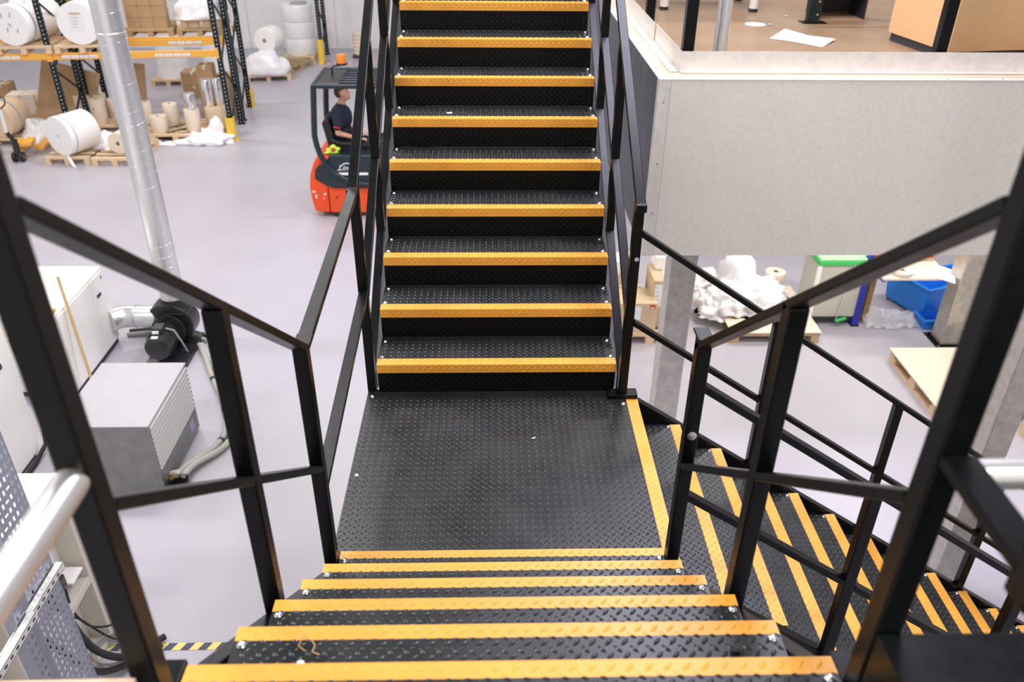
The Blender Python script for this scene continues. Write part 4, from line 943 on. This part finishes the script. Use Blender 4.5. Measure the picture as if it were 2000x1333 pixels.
# ================================================================== right-hand floor
pallet(1.45, 5.0, .85, 1.0, 0, 'pallet under the labelled cartons behind the first galvanised column')
carton(1.62, 5.22, .144, .62, .40, .40, 0, 'front labelled carton with a red sticker behind the column', M['card2'], lab=False)
bx = [o for o in COL.objects if o.name.startswith('carton')][-1]
l = boxo('address_label', -.03, .12, -.203, -.20, .18, .36, M['print_white'], bx)
for i in range(5): boxo('print_line', -.01, .05+.015*(i % 3), -.2045, -.203, .33-.03*i, .336-.03*i, M['print_grey'], l)
s = boxo('red_sticker', .22, .285, -.203, -.20, .33, .38, M['print_red'], bx); boxo('print_block', .23, .275, -.2045, -.203, .338, .35, M['print_white'], s)
carton(2.06, 5.42, .144, .34, .5, .62, 0, 'tall labelled carton on the right of the pallet behind the column', M['card2'], lab=True)
carton(1.55, 5.62, .144, .5, .38, .42, 0, 'open pale carton behind the front labelled carton', M['card3'])
carton(1.50, 5.60, .568, .40, .30, .20, .05, 'small brown carton on top of the open pale carton', M['card2'])
carton(2.08, 5.62, .768, .26, .30, .16, .05, 'white carton on top of the tall labelled carton', M['paper'], tape=False)
carton(1.58, 5.62, .772, .26, .26, .10, .2, 'white carton on top of the small brown carton', M['paper'], tape=False)
pallet(2.86, 5.0, 1.08, 1.2, .0, 'pallet carrying a board and the heap of white plastic', old=True)
o = boxo('board_sheet', 0, 1.10, 0, 1.22, 0, .012, M['board']); o.location = (2.85, 4.985, .146); tag(o, 'pale board lying on the pallet under the white plastic heap', 'board')
heap('plastic_heap', 3.22, 5.72, .158, .56, .46, .34, M['film'], 'big heap of white plastic film on the pallet behind the right mid post', 'plastic film', 51, .30, 3.6, 110, 60)
heap('plastic_heap', 3.12, 5.95, .35, .24, .24, .46, M['film'], 'tall rounded bundle of white plastic film on top of the heap', 'plastic film', 52, .18, 4.5, 72, 40)
heap('plastic_heap', 2.82, 5.62, .12, .30, .30, .26, M['film'], 'white plastic film spilling off the left of the pallet', 'plastic film', 53, .32, 4.5, 72, 40)
heap('plastic_heap', 2.62, 6.35, 0, .40, .30, .34, M['film'], 'pile of white film on the floor behind the pallet of plastic', 'plastic film', 54, .38, 4.5, 72, 40)
roll(3.62, 5.95, .40, .13, .10, 0, 'small cream tape roll lying on the white plastic heap', M['cream'], upright=True, core=.035)
wb_ = thing('waste_bin', 'grey panelled bin with a green lid on green castors', 'bin', (3.92, 5.42, 0))
boxo('body', .02, .66, 0, .48, .13, .86, M['greybin'], wb_, bev=.008); boxo('base', .0, .68, .01, .47, .10, .13, M['print_dark'], wb_)
boxo('lid_band', 0, .68, -.02, .50, .84, .90, M['green'], wb_, bev=.01); boxo('lid', .01, .67, -.01, .49, .90, .93, M['palegreen'], wb_, bev=.01)
boxo('corner_post', 0, .05, -.012, .02, .13, .84, M['white'], wb_, bev=.003)
MB().cyl((.36, -.02, .10), (.44, -.02, .86), .006, 8).build('pedal_rod', M['galv2'], wb_); MB().bar((.34, -.06, .10), (.48, -.02, .12), .04, .02).build('pedal', M['green'], wb_)
for x in (.04, .62):
    for y in (.04, .44): 
        c_ = boxo('castor_fork', x-.025, x+.025, y-.02, y+.02, .05, .11, M['green'], wb_); MB().cyl((x-.015, y, .035), (x+.015, y, .035), .035, 16).build('castor_wheel', M['rubber'], c_, smooth=True)
for i in range(4): 
    o = boxo('card_sheet', 4.66+.018*i, 4.672+.018*i, 5.50, 6.1, 0.0, .75-.05*i, M['card']); tag(o, '%s flattened cardboard sheet standing between the grey bin and the blue upright' % ('tallest', 'second tallest', 'third tallest', 'lowest')[i], 'cardboard', 'flattened sheets beside the bin')
bs = thing('blue_rack', 'workbench rack with a blue upright and an orange beam under the mezzanine', 'rack', (4.50, 5.40, 0))
boxo('upright', 0, .08, 0, .08, .0, 1.3, M['bluesteel'], bs, bev=.006); boxo('foot', -.01, .09, -.01, .09, 0, .02, M['motor'], bs)
for i in range(16): boxo('slot', .03, .05, -.001, .0, .1+.07*i, .13+.07*i, M['print_dark'], bs)
boxo('shelf_bracket', .06, .10, -.34, 0, .80, .84, M['bluesteel'], bs)
boxo('shelf', .04, .87, -.38, .12, .84, .865, M['board'], bs); boxo('beam', .08, .86, .12, .16, .87, .95, M['orange'], bs, bev=.005); boxo('back_board', .08, .84, .085, .10, .865, .90, M['card2'], bs)
tr4 = roll(4.80, 5.13, .866, .11, .055, 0, 'flat roll of labels lying on the bench shelf', M['cream'], 'label roll', None, .03, True)
for i in range(9):
    a = math.radians(200+17*i); boxo('print_mark', .1105*math.cos(a)-.008, .1105*math.cos(a)+.008, .1105*math.sin(a)-.002, .1105*math.sin(a)+.001, .015, .04, M['print_grey'], tr4)
o = MB().prism([(0, 0), (.36, .14), (.46, .02), (.30, -.32)], 0, .003, 'z').build('paper_sheet', M['paper']); o.location = (5.02, 5.20, .866); tag(o, 'white sheet of paper hanging over the bench edge by the column', 'paper')
def tub(name, x, y, z, rz, w, d, h, tp, label, lidded=False, grp=None):
    t = thing(name, label, 'bin', (x, y, z), rz, grp)
    b = [(-w/2, -d/2), (w/2, -d/2), (w/2, d/2), (-w/2, d/2)]; k = 1+tp; q = .93
    vs = [(a, c, 0) for a, c in b] + [(a*k, c*k, h) for a, c in b] + [(a*k*q, c*k*q, h) for a, c in b] + [(a*q, c*q, .03) for a, c in b]
    MB().add(vs, [(3,2,1,0)] + [(i, (i+1) % 4, 4+(i+1) % 4, 4+i) for i in range(4)] + [(4+i, 4+(i+1) % 4, 8+(i+1) % 4, 8+i) for i in range(4)] + [(8+i, 8+(i+1) % 4, 12+(i+1) % 4, 12+i) for i in range(4)] + [(12,13,14,15)]).build('tub_shell', M['blue'], t, bev=.012, seg=2)
    rim = MB()
    for i in range(4):
        a, c = b[i], b[(i+1) % 4]; rim.bar((a[0]*k*1.02, a[1]*k*1.02, h-.015), (c[0]*k*1.02, c[1]*k*1.02, h-.015), .03, .03)
    rim.build('rim', M['blue'], t, bev=.006)
    return t
b3 = tub('storage_tub', 5.55, 5.92, .04, .35, .46, .62, .42, .14, 'large blue plastic tub on castors under the bench')
for x, y in ((-.2, -.28), (.2, -.28), (-.2, .28), (.2, .28)): MB().cyl((x, y-.012, -.012), (x, y+.012, -.012), .028, 12).build('castor', M['greyside'], b3, smooth=True)
tub('storage_tub', 6.15, 6.0, .0, .35, .40, .55, .42, .12, 'second large blue plastic tub behind the galvanised column')
tub('storage_tub', 5.52, 5.42, 0, .05, .30, .22, .15, .16, 'small shallow blue tub in front of the large one')
sh = MB(); nx, ny = 26, 16
for i in range(nx+1):
    for j in range(ny+1):
        u, v = i/nx, j/ny; x = -.33+.68*u; y = -.20+.40*v*(1-.35*u); z = .02 + .13*abs(noise.noise(Vector((u*5, v*4, 3)))) + .12*v*(1-.4*u) + .02*noise.noise(Vector((u*17, v*13, 1)))
        sh.v.append((x, y, max(z, .004)))
for i in range(nx):
    for j in range(ny): a = i*(ny+1)+j; sh.f.append((a, a+ny+1, a+ny+2, a+1)); sh.mi.append(0)
o = sh.build('plastic_sheet', M['clear'], smooth='all'); o.location = (4.98, 5.50, 0); tag(o, 'crinkled clear plastic sheet on the floor in front of the blue tubs', 'plastic sheet')
pallet(4.64, 3.45, 1.2, 1.15, .0, 'pallet on the floor at the right carrying a pale board')
o = boxo('board_sheet', 0, 1.24, 0, 1.20, 0, .018, M['board']); o.location = (4.62, 3.42, .146); tag(o, 'pale board lying on the right-hand floor pallet beside the column base', 'board')
for k in range(2): pallet(5.42, 2.2, 1.2, 1.0, .02, 'lower pallet of the small stack at the right edge' if k == 0 else 'upper pallet of the small stack at the right edge', .146*k)
